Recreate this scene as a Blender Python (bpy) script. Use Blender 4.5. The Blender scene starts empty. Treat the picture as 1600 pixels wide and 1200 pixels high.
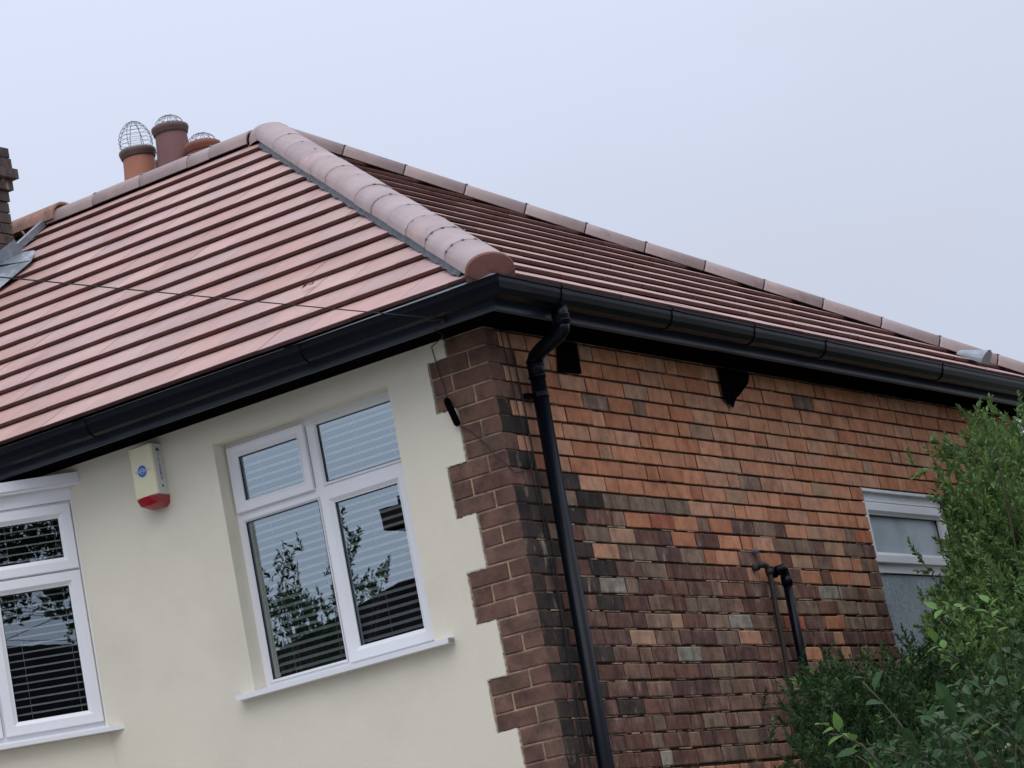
import bpy, math, random
import numpy as np
from mathutils import Vector, Matrix, noise as mnoise
rnd = random.Random(11)
D2R = math.radians
S = bpy.context.scene
COL = S.collection

# ------------------------------------------------------------------ camera
ZB = 3.916                       # height of the reference brick course above the ground
cam_d = bpy.data.cameras.new('camera'); cam = bpy.data.objects.new('camera', cam_d); COL.objects.link(cam)
cam_d.sensor_fit = 'HORIZONTAL'; cam_d.sensor_width = 36.0
cam_d.lens = 4432.26 / 1600 * 36.0
cam_d.clip_start = 0.1; cam_d.clip_end = 2000
yaw, pitch, roll = -0.5367, 0.2090, -0.1936
fw = Vector((math.sin(yaw)*math.cos(pitch), math.cos(yaw)*math.cos(pitch), math.sin(pitch)))
rt0 = Vector((math.cos(yaw), -math.sin(yaw), 0)); up0 = rt0.cross(fw)
rt = math.cos(roll)*rt0 + math.sin(roll)*up0
up = -math.sin(roll)*rt0 + math.cos(roll)*up0
M = Matrix((rt, up, -fw)).transposed().to_4x4()
M.translation = Vector((5.921, -9.8038, ZB - 2.3162))
cam.matrix_world = M
S.camera = cam

# ------------------------------------------------------------------ light
S.view_settings.view_transform = 'Standard'; S.view_settings.look = 'None'
S.view_settings.exposure = 0.0; S.view_settings.gamma = 1.0
S.view_settings.use_curve_mapping = False
SUN_EL, SUN_AZ = D2R(58), D2R(-115)
w = bpy.data.worlds.new('World'); S.world = w; w.use_nodes = True
nt = w.node_tree; nt.nodes.clear()
def N(t, **k):
    n = nt.nodes.new(t)
    for a, b in k.items(): setattr(n, a, b)
    return n
out = N('ShaderNodeOutputWorld')
sky = N('ShaderNodeTexSky', sky_type='NISHITA'); sky.sun_disc = False
sky.sun_elevation = SUN_EL; sky.sun_rotation = D2R(205)
bg1 = N('ShaderNodeBackground'); bg1.inputs['Strength'].default_value = 0.008
nt.links.new(sky.outputs[0], bg1.inputs[0])
tc = N('ShaderNodeTexCoord'); sep = N('ShaderNodeSeparateXYZ')
nt.links.new(tc.outputs['Generated'], sep.inputs[0])
mr = N('ShaderNodeMapRange'); mr.inputs[1].default_value = 0; mr.inputs[2].default_value = 1
mr.inputs[3].default_value = 1.0; mr.inputs[4].default_value = 3.0      # overcast sky: brighter overhead
pw = N('ShaderNodeMath', operation='POWER'); pw.use_clamp = True; pw.inputs[1].default_value = 1.6
nt.links.new(sep.outputs[2], pw.inputs[0]); nt.links.new(pw.outputs[0], mr.inputs[0])
nz = N('ShaderNodeTexNoise'); nz.inputs['Scale'].default_value = 2.6; nz.inputs['Detail'].default_value = 4
nz.inputs['Roughness'].default_value = 0.5
mp = N('ShaderNodeMapping'); mp.inputs['Scale'].default_value = (1, 1, 2.6)
nt.links.new(tc.outputs['Generated'], mp.inputs[0]); nt.links.new(mp.outputs[0], nz.inputs['Vector'])
cr = N('ShaderNodeValToRGB')
cr.color_ramp.elements[0].position = 0.40; cr.color_ramp.elements[0].color = (0.492, 0.529, 0.628, 1)
cr.color_ramp.elements[1].position = 0.60; cr.color_ramp.elements[1].color = (0.508, 0.552, 0.672, 1)
nt.links.new(nz.outputs['Fac'], cr.inputs[0])
bg2 = N('ShaderNodeBackground')
nt.links.new(cr.outputs[0], bg2.inputs[0]); nt.links.new(mr.outputs[0], bg2.inputs[1])
ad = N('ShaderNodeAddShader')
nt.links.new(bg1.outputs[0], ad.inputs[0]); nt.links.new(bg2.outputs[0], ad.inputs[1]); nt.links.new(ad.outputs[0], out.inputs[0])
sd = bpy.data.lights.new('sun', 'SUN'); sd.energy = 0.95; sd.angle = D2R(45); sd.color = (1.0, 0.96, 0.9)
sun = bpy.data.objects.new('sun', sd); COL.objects.link(sun)
sun.location = (0, 0, 30)
sun_dir = Vector((0.45, -0.80, 0)).normalized()*math.cos(SUN_EL) + Vector((0, 0, math.sin(SUN_EL)))
sun.rotation_euler = sun_dir.to_track_quat('Z', 'Y').to_euler()
sky.sun_rotation = math.atan2(sun_dir.x, sun_dir.y)

# ------------------------------------------------------------------ materials
def mat(name, col, rough=0.8, noise=0.0, nscale=8.0, bump=0.0, bscale=60.0, spec=0.5, metal=0.0,
        col2=None, c2scale=3.0, c2lo=0.45, c2hi=0.65, streak=0.0, island=0.0, stretch=(1, 1, 1), dirt=None, trans=0.0, coat=0.0, objr=0.0, pale=None):
    m = bpy.data.materials.new(name); m.use_nodes = True
    t = m.node_tree; b = t.nodes['Principled BSDF']; L = t.links.new
    def nn(ty, **k):
        n = t.nodes.new(ty)
        for a, c in k.items(): setattr(n, a, c)
        return n
    b.inputs['Roughness'].default_value = rough; b.inputs['Metallic'].default_value = metal
    b.inputs['Specular IOR Level'].default_value = spec
    b.inputs['Coat Weight'].default_value = coat
    geo = nn('ShaderNodeNewGeometry')
    mpn = nn('ShaderNodeMapping'); mpn.inputs['Scale'].default_value = stretch
    L(geo.outputs['Position'], mpn.inputs[0])
    cur = nn('ShaderNodeRGB'); cur.outputs[0].default_value = (*col, 1); cur = cur.outputs[0]
    def mixc(a, bcol, fac):
        x = nn('ShaderNodeMix', data_type='RGBA')
        L(a, x.inputs[6])
        if isinstance(bcol, tuple): x.inputs[7].default_value = (*bcol, 1)
        else: L(bcol, x.inputs[7])
        if isinstance(fac, float): x.inputs[0].default_value = fac
        else: L(fac, x.inputs[0])
        return x.outputs[2]
    def nfac(scale, lo, hi, detail=5, mapped=True, off=0.0):
        z = nn('ShaderNodeTexNoise'); z.inputs['Scale'].default_value = scale; z.inputs['Detail'].default_value = detail
        z.inputs['Roughness'].default_value = 0.62
        L(mpn.outputs[0], z.inputs['Vector'])
        r = nn('ShaderNodeMapRange'); r.inputs[1].default_value = lo; r.inputs[2].default_value = hi
        L(z.outputs['Fac'], r.inputs[0]); return r.outputs[0]
    if col2: cur = mixc(cur, col2, nfac(c2scale, c2lo, c2hi))
    if dirt: cur = mixc(cur, dirt[0], nfac(dirt[1], dirt[2], dirt[3], 6))
    def value(cur, f, lo, hi):
        h = nn('ShaderNodeHueSaturation'); L(cur, h.inputs['Color'])
        r = nn('ShaderNodeMapRange'); r.inputs[3].default_value = lo; r.inputs[4].default_value = hi
        L(f, r.inputs[0]); L(r.outputs[0], h.inputs['Value']); return h.outputs[0]
    if noise: cur = value(cur, nfac(nscale, 0.25, 0.75), 1-noise, 1+noise)
    if streak:
        z = nn('ShaderNodeTexNoise'); z.inputs['Scale'].default_value = 1.0; z.inputs['Detail'].default_value = 4
        m2 = nn('ShaderNodeMapping'); m2.inputs['Scale'].default_value = (20, 20, 5.0)
        L(geo.outputs['Position'], m2.inputs[0]); L(m2.outputs[0], z.inputs['Vector'])
        r = nn('ShaderNodeMapRange'); r.inputs[1].default_value = 0.3; r.inputs[2].default_value = 0.7
        L(z.outputs['Fac'], r.inputs[0]); cur = value(cur, r.outputs[0], 1-streak, 1+streak)
    if pale:
        z = nn('ShaderNodeTexNoise'); z.inputs['Scale'].default_value = 1.0; z.inputs['Detail'].default_value = 5
        m3 = nn('ShaderNodeMapping'); m3.inputs['Scale'].default_value = (17, 17, 7); m3.inputs['Location'].default_value = (3, 5, 9)
        L(geo.outputs['Position'], m3.inputs[0]); L(m3.outputs[0], z.inputs['Vector'])
        r = nn('ShaderNodeMapRange'); r.inputs[1].default_value = pale[1]; r.inputs[2].default_value = pale[2]; r.inputs[4].default_value = .75
        L(z.outputs['Fac'], r.inputs[0]); cur = mixc(cur, pale[0], r.outputs[0])
    if objr:
        oi = nn('ShaderNodeObjectInfo'); cur = value(cur, oi.outputs['Random'], 1-objr, 1+objr)
    if island: cur = value(cur, geo.outputs['Random Per Island'], 1-island, 1+island)
    L(cur, b.inputs['Base Color'])
    if bump:
        z = nn('ShaderNodeTexNoise'); z.inputs['Scale'].default_value = bscale; z.inputs['Detail'].default_value = 6
        L(geo.outputs['Position'], z.inputs['Vector'])
        bp = nn('ShaderNodeBump'); bp.inputs['Strength'].default_value = min(1, bump); bp.inputs['Distance'].default_value = 0.004
        L(z.outputs['Fac'], bp.inputs['Height']); L(bp.outputs[0], b.inputs['Normal'])
    if trans:
        tb = nn('ShaderNodeBsdfTranslucent'); L(cur, tb.inputs[0])
        ms = nn('ShaderNodeMixShader'); ms.inputs[0].default_value = trans
        o = t.nodes['Material Output']
        L(b.outputs[0], ms.inputs[1]); L(tb.outputs[0], ms.inputs[2]); L(ms.outputs[0], o.inputs[0])
    return m

def glass_mat(name, f0, tint=(1, 1, 1), frost=0.0):
    m = bpy.data.materials.new(name); m.use_nodes = True
    t = m.node_tree; t.nodes.clear(); L = t.links.new
    o = t.nodes.new('ShaderNodeOutputMaterial'); ms = t.nodes.new('ShaderNodeMixShader')
    g = t.nodes.new('ShaderNodeBsdfGlossy'); g.inputs['Roughness'].default_value = 0.0
    g.inputs['Color'].default_value = (0.86, 1.0, 1.06, 1)
    tr = t.nodes.new('ShaderNodeBsdfTransparent'); tr.inputs[0].default_value = (*tint, 1)
    lw = t.nodes.new('ShaderNodeLayerWeight'); lw.inputs['Blend'].default_value = 0.35
    mr = t.nodes.new('ShaderNodeMapRange'); mr.inputs[3].default_value = f0; mr.inputs[4].default_value = 1.0
    L(lw.outputs['Fresnel'], mr.inputs[0]); L(mr.outputs[0], ms.inputs[0])
    nz = t.nodes.new('ShaderNodeTexNoise'); nz.inputs['Scale'].default_value = 1.6
    bp = t.nodes.new('ShaderNodeBump'); bp.inputs['Strength'].default_value = 0.012; bp.inputs['Distance'].default_value = 0.01
    L(nz.outputs['Fac'], bp.inputs['Height']); L(bp.outputs[0], g.inputs['Normal'])
    L(tr.outputs[0], ms.inputs[1]); L(g.outputs[0], ms.inputs[2]); L(ms.outputs[0], o.inputs[0])
    return m

# brick palette: name, base, second tone
def brickmat(n, c, c2, nz=0.22):
    low = not ('orange' in n or 'tan' in n or 'quoin' in n)
    return mat(n, c, rough=0.9, noise=nz, nscale=9, bump=0.55, bscale=70, spec=0.2, col2=c2, c2scale=12, c2lo=0.44, c2hi=0.62, streak=0.26 if low else 0.10, pale=((.36,.28,.22), .60, .74) if low else None, objr=.13, dirt=((c2[0]*.42, c2[1]*.42, c2[2]*.45), 26, .60, .78))
B_OR = [brickmat('brick_orange_a', (.50,.222,.118), (.40,.17,.092)), brickmat('brick_orange_b', (.52,.245,.138), (.41,.19,.108)),
        brickmat('brick_orange_c', (.455,.19,.10), (.36,.145,.078)), brickmat('brick_orange_d', (.50,.26,.158), (.37,.19,.12)),
        brickmat('brick_tan', (.42,.245,.15), (.31,.19,.125))]
B_GR = [brickmat('brick_grey_a', (.215,.145,.10), (.15,.10,.076)), brickmat('brick_grey_b', (.27,.18,.122), (.18,.12,.088)),
        brickmat('brick_grey_c', (.20,.135,.10), (.27,.15,.095), .3)]
B_BR = [brickmat('brick_brown_a', (.160,.077,.056), (.105,.054,.043)), brickmat('brick_brown_b', (.135,.070,.054), (.20,.115,.084), .36),
        brickmat('brick_brown_c', (.200,.096,.066), (.13,.066,.049)), brickmat('brick_brown_d', (.112,.062,.053), (.17,.09,.07), .36),
        brickmat('brick_brown_e', (.24,.14,.094), (.15,.09,.066), .32)]
B_VIV = [brickmat('brick_bright_orange', (.46,.17,.085), (.38,.13,.07)), brickmat('brick_red', (.36,.115,.07), (.25,.08,.05))]
B_LT = [brickmat('brick_pale_grey', (.30,.27,.205), (.20,.16,.13), .3)]
B_DK = [brickmat('quoin_brown_a', (.158,.084,.064), (.105,.060,.048), .35), brickmat('quoin_brown_b', (.180,.098,.074), (.12,.072,.056), .35),
        brickmat('quoin_brown_c', (.132,.082,.062), (.175,.095,.070), .35), brickmat('quoin_maroon', (.155,.083,.065), (.11,.066,.054), .35)]
B_BLK = [brickmat('brick_sooty', (.048,.035,.030), (.03,.024,.022)), brickmat('brick_dark_grey', (.062,.045,.038), (.038,.030,.027))]
M_MORTAR = mat('mortar_sand', (.40,.29,.19), 0.95, noise=.3, nscale=30, bump=.8, bscale=120, spec=.1, dirt=((.12,.09,.075), 6, .45, .7))
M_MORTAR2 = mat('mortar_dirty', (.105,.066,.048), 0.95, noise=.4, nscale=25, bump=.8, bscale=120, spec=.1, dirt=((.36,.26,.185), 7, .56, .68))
M_RENDER = mat('cream_masonry_paint', (.775,.72,.58), 0.85, noise=.04, nscale=1.7, bump=.35, bscale=240, spec=.25, dirt=((.60,.55,.45), 1.1, .5, .9))
M_PAINT = mat('white_paint_edge', (.55,.53,.47), .8, noise=.3, nscale=60, dirt=((.20,.14,.11), 45, .6, .75))
M_UPVC = mat('white_upvc', (.82,.82,.84), .32, noise=.02, nscale=3, spec=.5)
M_UPVC2 = mat('white_upvc_bead', (.74,.745,.76), .4, spec=.5)
M_SEAL = mat('black_gasket', (.012,.012,.014), .6)
M_BLACK = mat('black_plastic_gloss', (.0028,.004,.0075), .30, noise=.25, nscale=5, spec=.15)
M_FASCIA = mat('black_fascia_plastic', (.034,.041,.060), .32, noise=.25, nscale=4, spec=.5)
M_SOFFIT = mat('black_soffit_board', (.003,.003,.004), 1.0, spec=0.0)
M_IRON = mat('rusty_black_iron', (.03,.022,.018), .65, noise=.4, nscale=25, bump=.3, dirt=((.10,.045,.025), 12, .55, .8))
M_WIRE = mat('galvanised_wire', (.16,.165,.17), .45, metal=.6)
M_CABLE = mat('black_cable', (.018,.017,.017), .6)
M_LEAD = mat('lead_sheet', (.22,.245,.275), .45, noise=.25, nscale=9, metal=.35, bump=.3, bscale=25, dirt=((.50,.54,.58), 6, .5, .75))
M_MEMB = mat('hip_roll_membrane', (.022,.026,.034), .5, noise=.4, nscale=30, bump=.6, bscale=50, dirt=((.26,.30,.36), 26, .66, .78))
def tilemat(n, c, c2):
    c = (c[0], c[1]*.99, c[2]*.95); c2 = (c2[0], c2[1]*.99, c2[2]*.94)
    return mat(n, c, rough=.6, noise=.13, nscale=5, bump=.5, bscale=130, spec=.45, col2=c2, c2scale=1.3, c2lo=.42, c2hi=.62,
               dirt=((c2[0]*.55, c2[1]*.5, c2[2]*.5), 5, .60, .9), island=.05, objr=.085)
M_TILE = [tilemat('roof_tile_a', (.45,.285,.255), (.42,.235,.20)), tilemat('roof_tile_b', (.475,.305,.275), (.45,.265,.235)),
          tilemat('roof_tile_c', (.43,.265,.235), (.40,.225,.195)), tilemat('roof_tile_d', (.44,.29,.272), (.40,.25,.235))]
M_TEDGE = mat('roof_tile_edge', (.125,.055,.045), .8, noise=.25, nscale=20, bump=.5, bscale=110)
M_UNDER = mat('tile_underside', (.03,.015,.012), .9)
M_RIDGE = [mat('ridge_tile_a', (.345,.255,.238), .62, dirt=((.20,.14,.13), 7, .58, .85), noise=.15, nscale=5, bump=.3, bscale=160, col2=(.345,.27,.26), c2scale=3),
           mat('ridge_tile_b', (.37,.27,.25), .62, dirt=((.22,.15,.14), 7, .58, .85), noise=.15, nscale=5, bump=.3, bscale=160, col2=(.36,.285,.275), c2scale=3),
           mat('ridge_tile_c', (.32,.235,.222), .62, dirt=((.19,.13,.12), 7, .55, .85), noise=.15, nscale=5, bump=.3, bscale=160, col2=(.41,.29,.265), c2scale=3)]
M_CAP = mat('hip_end_cap_clay', (.20,.082,.065), .7, noise=.2, nscale=9, bump=.4, dirt=((.11,.045,.038), 9, .5, .75))
M_OLDRIDGE = mat('old_ridge_terracotta', (.36,.19,.135), .85, noise=.25, nscale=9, bump=.5, col2=(.22,.13,.09), c2scale=14)
M_OLDTILE = mat('old_mossy_tile', (.075,.06,.045), .9, noise=.5, nscale=14, bump=.6, dirt=((.12,.12,.075), 16, .5, .7))
M_POT = [mat('chimney_pot_orange', (.42,.17,.105), .75, noise=.12, nscale=7, bump=.2), mat('chimney_pot_brown', (.20,.095,.085), .7, noise=.12, nscale=7, bump=.2),
         mat('chimney_pot_red', (.27,.09,.062), .7, noise=.12, nscale=7, bump=.2)]
M_POTRIM = mat('sooty_pot_rim', (.14,.085,.075), .7, noise=.25, nscale=16)
M_STACK = [brickmat('stack_brick_a', (.10,.075,.066), (.065,.052,.05)), brickmat('stack_brick_b', (.13,.082,.068), (.09,.065,.058)), brickmat('stack_brick_c', (.082,.070,.062), (.11,.09,.075))]
M_SLAT = mat('blind_slat', (.90,.92,.89), .45)
M_CORD = mat('blind_cord', (.6,.6,.58), .8)
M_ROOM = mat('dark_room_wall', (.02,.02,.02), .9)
M_GLASS = glass_mat('window_glass', .35)
M_GLASSB = glass_mat('bay_window_glass', .20)
M_FROST = mat('frosted_glass', (.40,.47,.51), .30, noise=.10, nscale=3, bump=.25, bscale=90, spec=.8, dirt=((.22,.29,.29), 5, .46, .8))
M_FROSTL = mat('frosted_glass_patterned', (.25,.32,.355), .28, noise=.45, nscale=42, bump=1.0, bscale=75, spec=.8, dirt=((.13,.18,.185), 4, .42, .75))
M_BOX = mat('alarm_cover_cream', (.72,.68,.45), .45, noise=.05, nscale=8)
M_BOXS = mat('alarm_cover_side', (.62,.62,.58), .45)
M_LENS = mat('red_lens', (.30,.008,.014), .18, spec=.6, noise=.25, nscale=20, coat=.5)
M_BLUE = mat('logo_blue', (.03,.10,.42), .5); M_BLUED = mat('lettering_navy', (.02,.035,.17), .5)
M_SILV = mat('logo_silver', (.45,.50,.62), .5)
M_BARK = mat('bark_brown', (.075,.055,.04), .9, noise=.3, nscale=20, bump=.7, bscale=40)
M_TWIG = mat('green_twig', (.060,.062,.028), .8, noise=.25, nscale=20)
def leafmat(n, c, c2, isl=.38, tr=.25, r=.5, sc=5.0):
    return mat(n, c, rough=r, noise=.15, nscale=12, spec=.16, col2=c2, c2scale=sc, c2lo=.42, c2hi=.66, island=isl, trans=tr)
M_LEAFA = leafmat('leaf_mid_green', (.150,.240,.078), (.085,.160,.050))
M_LEAFA2 = leafmat('leaf_new_growth', (.17,.24,.06), (.12,.20,.05))
M_LEAFB = leafmat('leaf_deep_green', (.042,.080,.026), (.028,.058,.020))
M_LEAFC = leafmat('leaf_blue_green', (.042,.092,.030), (.028,.062,.022), isl=.2, tr=.2, r=.45)
M_LEAFC2 = leafmat('leaf_lime', (.13,.24,.055), (.10,.19,.045), isl=.15)
M_GROUND = mat('garden_ground', (.085,.085,.06), .95, noise=.3, nscale=2)
M_GRAVEL = mat('drive_paving', (.24,.23,.215), .95, noise=.2, nscale=4, bump=.4, bscale=30)
M_ROAD = mat('asphalt', (.05,.05,.052), .9, noise=.2, nscale=8)
M_KERB = mat('kerb_concrete', (.30,.295,.28), .9, noise=.15, nscale=6)
M_OPW = mat('opposite_brick', (.04,.028,.024), 1.0, spec=0.0, noise=.15, nscale=5)
M_OPR = mat('opposite_roof', (.012,.0115,.012), 1.0, spec=0.0, noise=.2, nscale=3)
M_DOOR = mat('painted_timber', (.05,.07,.12), .5)

# ------------------------------------------------------------------ mesh helpers
class MB:
    def __init__(s): s.v = []; s.f = []; s.m = []
    def add(s, vs, fs, mi=0):
        o = len(s.v); s.v += [tuple(v) for v in vs]; s.f += [tuple(i+o for i in f) for f in fs]; s.m += [mi]*len(fs)
    def box(s, x0, x1, y0, y1, z0, z1, mi=0):
        v = [(x0,y0,z0),(x1,y0,z0),(x1,y1,z0),(x0,y1,z0),(x0,y0,z1),(x1,y0,z1),(x1,y1,z1),(x0,y1,z1)]
        s.add(v, [(0,3,2,1),(4,5,6,7),(0,1,5,4),(1,2,6,5),(2,3,7,6),(3,0,4,7)], mi)
    def obox(s, c, ax, ay, az, mi=0):
        c = Vector(c); ax = Vector(ax); ay = Vector(ay); az = Vector(az)
        v = [c+i*ax+j*ay+k*az for k in (-1,1) for i, j in ((-1,-1),(1,-1),(1,1),(-1,1))]
        s.add(v, [(0,3,2,1),(4,5,6,7),(0,1,5,4),(1,2,6,5),(2,3,7,6),(3,0,4,7)], mi)
    def tube(s, pts, r, n=8, mi=0, caps=True):
        pts = [Vector(p) for p in pts]; rr = r if isinstance(r, (list, tuple)) else [r]*len(pts)
        rings = []; ref = None
        for i, p in enumerate(pts):
            d = (pts[min(i+1, len(pts)-1)] - pts[max(i-1, 0)]).normalized()
            if ref is None:
                ref = d.cross(Vector((0.31,0.17,0.93)))
                if ref.length < 1e-3: ref = d.cross(Vector((1,0,0)))
            ref = (ref - d*ref.dot(d)).normalized(); b = d.cross(ref)
            rings.append([p + rr[i]*(math.cos(6.28318*k/n)*ref + math.sin(6.28318*k/n)*b) for k in range(n)])
        vs = [v for R in rings for v in R]; fs = []
        for i in range(len(pts)-1):
            for k in range(n):
                fs.append((i*n+k, i*n+(k+1)%n, (i+1)*n+(k+1)%n, (i+1)*n+k))
        if caps: fs += [tuple(range(n))[::-1], tuple((len(pts)-1)*n+k for k in range(n))]
        s.add(vs, fs, mi)
    def lathe(s, c, prof, n=24, mi=0):
        vs = []; fs = []
        for r, z in prof:
            for k in range(n):
                a = 6.28318*k/n; vs.append((c[0]+r*math.cos(a), c[1]+r*math.sin(a), c[2]+z))
        for i in range(len(prof)-1):
            for k in range(n): fs.append((i*n+k, i*n+(k+1)%n, (i+1)*n+(k+1)%n, (i+1)*n+k))
        s.add(vs, fs, mi)
    def build(s, name, mats, parent=None, smooth=False, rel=None):
        me = bpy.data.meshes.new(name)
        me.from_pydata(s.v, [], s.f)
        if not isinstance(mats, (list, tuple)): mats = [mats]
        for m in mats: me.materials.append(m)
        if len(mats) > 1: me.polygons.foreach_set('material_index', s.m)
        if smooth: me.polygons.foreach_set('use_smooth', [True]*len(s.f))
        me.update()
        return link(name, me, parent)
def link(name, me, parent=None):
    o = bpy.data.objects.new(name, me); COL.objects.link(o)
    if parent: o.parent = parent
    return o
def tag(o, label=None, cat=None, group=None, kind=None):
    for k, v in (('label', label), ('category', cat), ('group', group), ('kind', kind)):
        if v: o[k] = v
    return o
def empty(name, label, cat, loc=(0,0,0), group=None):
    o = bpy.data.objects.new(name, None); COL.objects.link(o); o.location = loc; o.empty_display_size = .2
    return tag(o, label, cat, group)
def text_mesh(body, size, mx, mtl, name, parent, align='CENTER', sx=1.0):
    cu = bpy.data.curves.new(name, 'FONT'); cu.body = body; cu.size = size; cu.align_x = align; cu.align_y = 'CENTER'
    cu.offset = 0.0004
    tmp = bpy.data.objects.new('t', cu); COL.objects.link(tmp)
    bpy.context.view_layer.update()
    me = bpy.data.meshes.new_from_object(tmp.evaluated_get(bpy.context.evaluated_depsgraph_get()))
    bpy.data.objects.remove(tmp)
    me.transform(mx @ Matrix.Scale(sx, 4, (1,0,0))); me.materials.clear(); me.materials.append(mtl)
    return link(name, me, parent)

# ------------------------------------------------------------------ setting
def sheet(name, x0, x1, y0, y1, z, m):
    b = MB(); b.add([(x0,y0,z),(x1,y0,z),(x1,y1,z),(x0,y1,z)], [(0,1,2,3)]); return tag(b.build(name, m), kind='structure')
sheet('ground', -400, 400, -400, 400, 0.0, M_GROUND)
sheet('side_path', 0.0, 2.6, -6, 9, 0.004, M_GRAVEL)
sheet('driveway', -6, 7.6, -11.0, -1.2, 0.008, M_GRAVEL)
b = MB(); b.box(-60, 60, -13.2, -11.3, 0.0, 0.12); tag(b.build('pavement', M_KERB), kind='structure')
sheet('road', -120, 120, -19.2, -13.2, 0.012, M_ROAD)
b = MB(); b.box(-60, 60, -21.0, -19.2, 0.0, 0.12); tag(b.build('far_pavement', M_KERB), kind='structure')

# ------------------------------------------------------------------ house
house = empty('house', 'two-tone house with cream rendered front, brick side wall and new reddish hipped tile roof', 'house')
_link = link
def link(name, me, parent=None):
    o = _link(name, me, None)
    if parent:
        o.parent = parent; o.matrix_parent_inverse = parent.matrix_basis.inverted()
    return o
def copy_obj(src, parent, mx=None):
    o = src.copy(); COL.objects.link(o); o.parent = parent; o.matrix_parent_inverse = parent.matrix_basis.inverted()
    if mx is not None: o.matrix_basis = mx
    return o
def place(name, me, parent, mx, m=None):
    o = link(name, me, parent); o.matrix_basis = mx
    if m is not None:
        o.material_slots[0].link = 'OBJECT'; o.material_slots[0].material = m
    return o
G = .075
XL, YB = -4.5, 5.73             # party line, rear wall
WX0, WX1, WZ0, WZ1 = -1.472, -.513, -.845, .266        # front window opening
SY0, SY1, SZ0, SZ1 = 3.372, 4.40, -1.20, -.150         # side window opening
QA, QB = .295, .196
def slab(mb, us, vs, keep, P, depth, mi=0):
    us = sorted(set(us)); vs = sorted(set(vs)); nu, nv = len(us)-1, len(vs)-1
    K = [[keep((us[i]+us[i+1])/2, (vs[j]+vs[j+1])/2) for j in range(nv)] for i in range(nu)]
    def q(a, b_, c, d): mb.add([a, b_, c, d], [(0,1,2,3)], mi)
    for i in range(nu):
        for j in range(nv):
            if not K[i][j]: continue
            a, c, e, g = us[i], us[i+1], vs[j], vs[j+1]
            q(P(a,e,0), P(c,e,0), P(c,g,0), P(a,g,0))
            if i == 0 or not K[i-1][j]: q(P(a,e,depth), P(a,e,0), P(a,g,0), P(a,g,depth))
            if i == nu-1 or not K[i+1][j]: q(P(c,e,0), P(c,e,depth), P(c,g,depth), P(c,g,0))
            if j == 0 or not K[i][j-1]: q(P(a,e,depth), P(c,e,depth), P(c,e,0), P(a,e,0))
            if j == nv-1 or not K[i][j+1]: q(P(a,g,0), P(c,g,0), P(c,g,depth), P(a,g,depth))
ROW0, ROWN = -5, 52
def tooth(r): return ((r+4) % 6) < 3
def rtop(r): return min(.40, -G*r)
ZT = .40
# front wall: mortar core, cream render with a toothed edge, window reveal
b = MB()
slab(b, [-4.3, -3.34, -2.325, WX0-.01, WX1+.01, -.009], [-ZB, -.80, WZ0-.01, WZ1+.01, .25, ZT], lambda u, v: not (WX0-.01 < u < WX1+.01 and WZ0-.01 < v < WZ1+.01) and not (-3.34 < u < -2.325 and -.80 < v < .25),
     lambda u, v, d: (u, .0045+d, v+ZB), .09)
front_wall = b.build('front_wall', M_MORTAR, house)
b = MB()
zs = [-ZB, -.80, WZ0, .25, WZ1, ZT] + [-G*r for r in range(ROW0, ROWN+1)]
slab(b, [-4.3, -3.335, -2.330, WX0, WX1, -QA-.004, -QB-.004], [z for z in zs if z <= ZT],
     lambda u, v: not (-3.335 < u < -2.330 and -.80 < v < .25) and (not (WX0 < u < WX1 and WZ0 < v < WZ1)) and (u < -QA-.004 or not tooth(math.floor(-v/G))),
     lambda u, v, d: (u, -.005+d, v+ZB), .112)
render = b.build('cream_render', M_RENDER, front_wall)
b = MB()          # ragged paint edge where the render meets the bricks
for r in range(ROW0, 26):
    x = -(QA if tooth(r) else QB)-.004
    zt, zb_ = rtop(r), -G*(r+1)
    n = 5
    for k in range(n):
        za = zb_+(zt-zb_)*k/n; zc = zb_+(zt-zb_)*(k+1)/n
        if rnd.random() < .78: b.box(x-.0005, x+.0015+rnd.random()*.0035, -.0035, .008, za+ZB, zc+ZB)
    if tooth(r) != tooth(r+1):
        z = -G*(r+1)+ZB; x1 = -QB-.004; x0 = -QA-.004
        for k in range(6):
            xa = x0+(x1-x0)*k/6
            if rnd.random() < .75:
                h = .002+rnd.random()*.004
                b.box(xa, xa+(x1-x0)/6, -.0033, .008, z-(h if not tooth(r) else 0), z+(h if tooth(r) else 0))
tag(b.build('paint_edge', M_PAINT, front_wall), kind='stuff')

# side wall core
b = MB()
slab(b, [.125, SY0, SY1, YB-.002], [-ZB, SZ0, SZ1, ZT], lambda u, v: not (SY0 < u < SY1 and SZ0 < v < SZ1),
     lambda u, v, d: (-.012-d, u, v+ZB), .10)
b.add([(-.012,.005,0),(-.012,.125,0),(-.012,.125,ZT+ZB),(-.012,.005,ZT+ZB)], [(0,1,2,3)])
side_wall = b.build('side_wall', M_MORTAR2, house)
b = MB(); b.box(XL, -.115, YB-.1, YB, 0, ZT+ZB); b.box(XL, XL+.1, .13, YB-.11, 0, ZT+ZB)
b.build('rear_wall', M_OPW, house)
b = MB(); x0, x1, y0, y1, z0, z1 = -4.3, -.25, .13, 3.2, ZB-2.0, ZB+.372
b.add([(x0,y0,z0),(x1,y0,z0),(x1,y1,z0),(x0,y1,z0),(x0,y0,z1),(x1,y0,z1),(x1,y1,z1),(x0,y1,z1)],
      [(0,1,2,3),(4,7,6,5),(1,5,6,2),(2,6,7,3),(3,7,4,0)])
b.build('room', M_ROOM, house)

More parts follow.
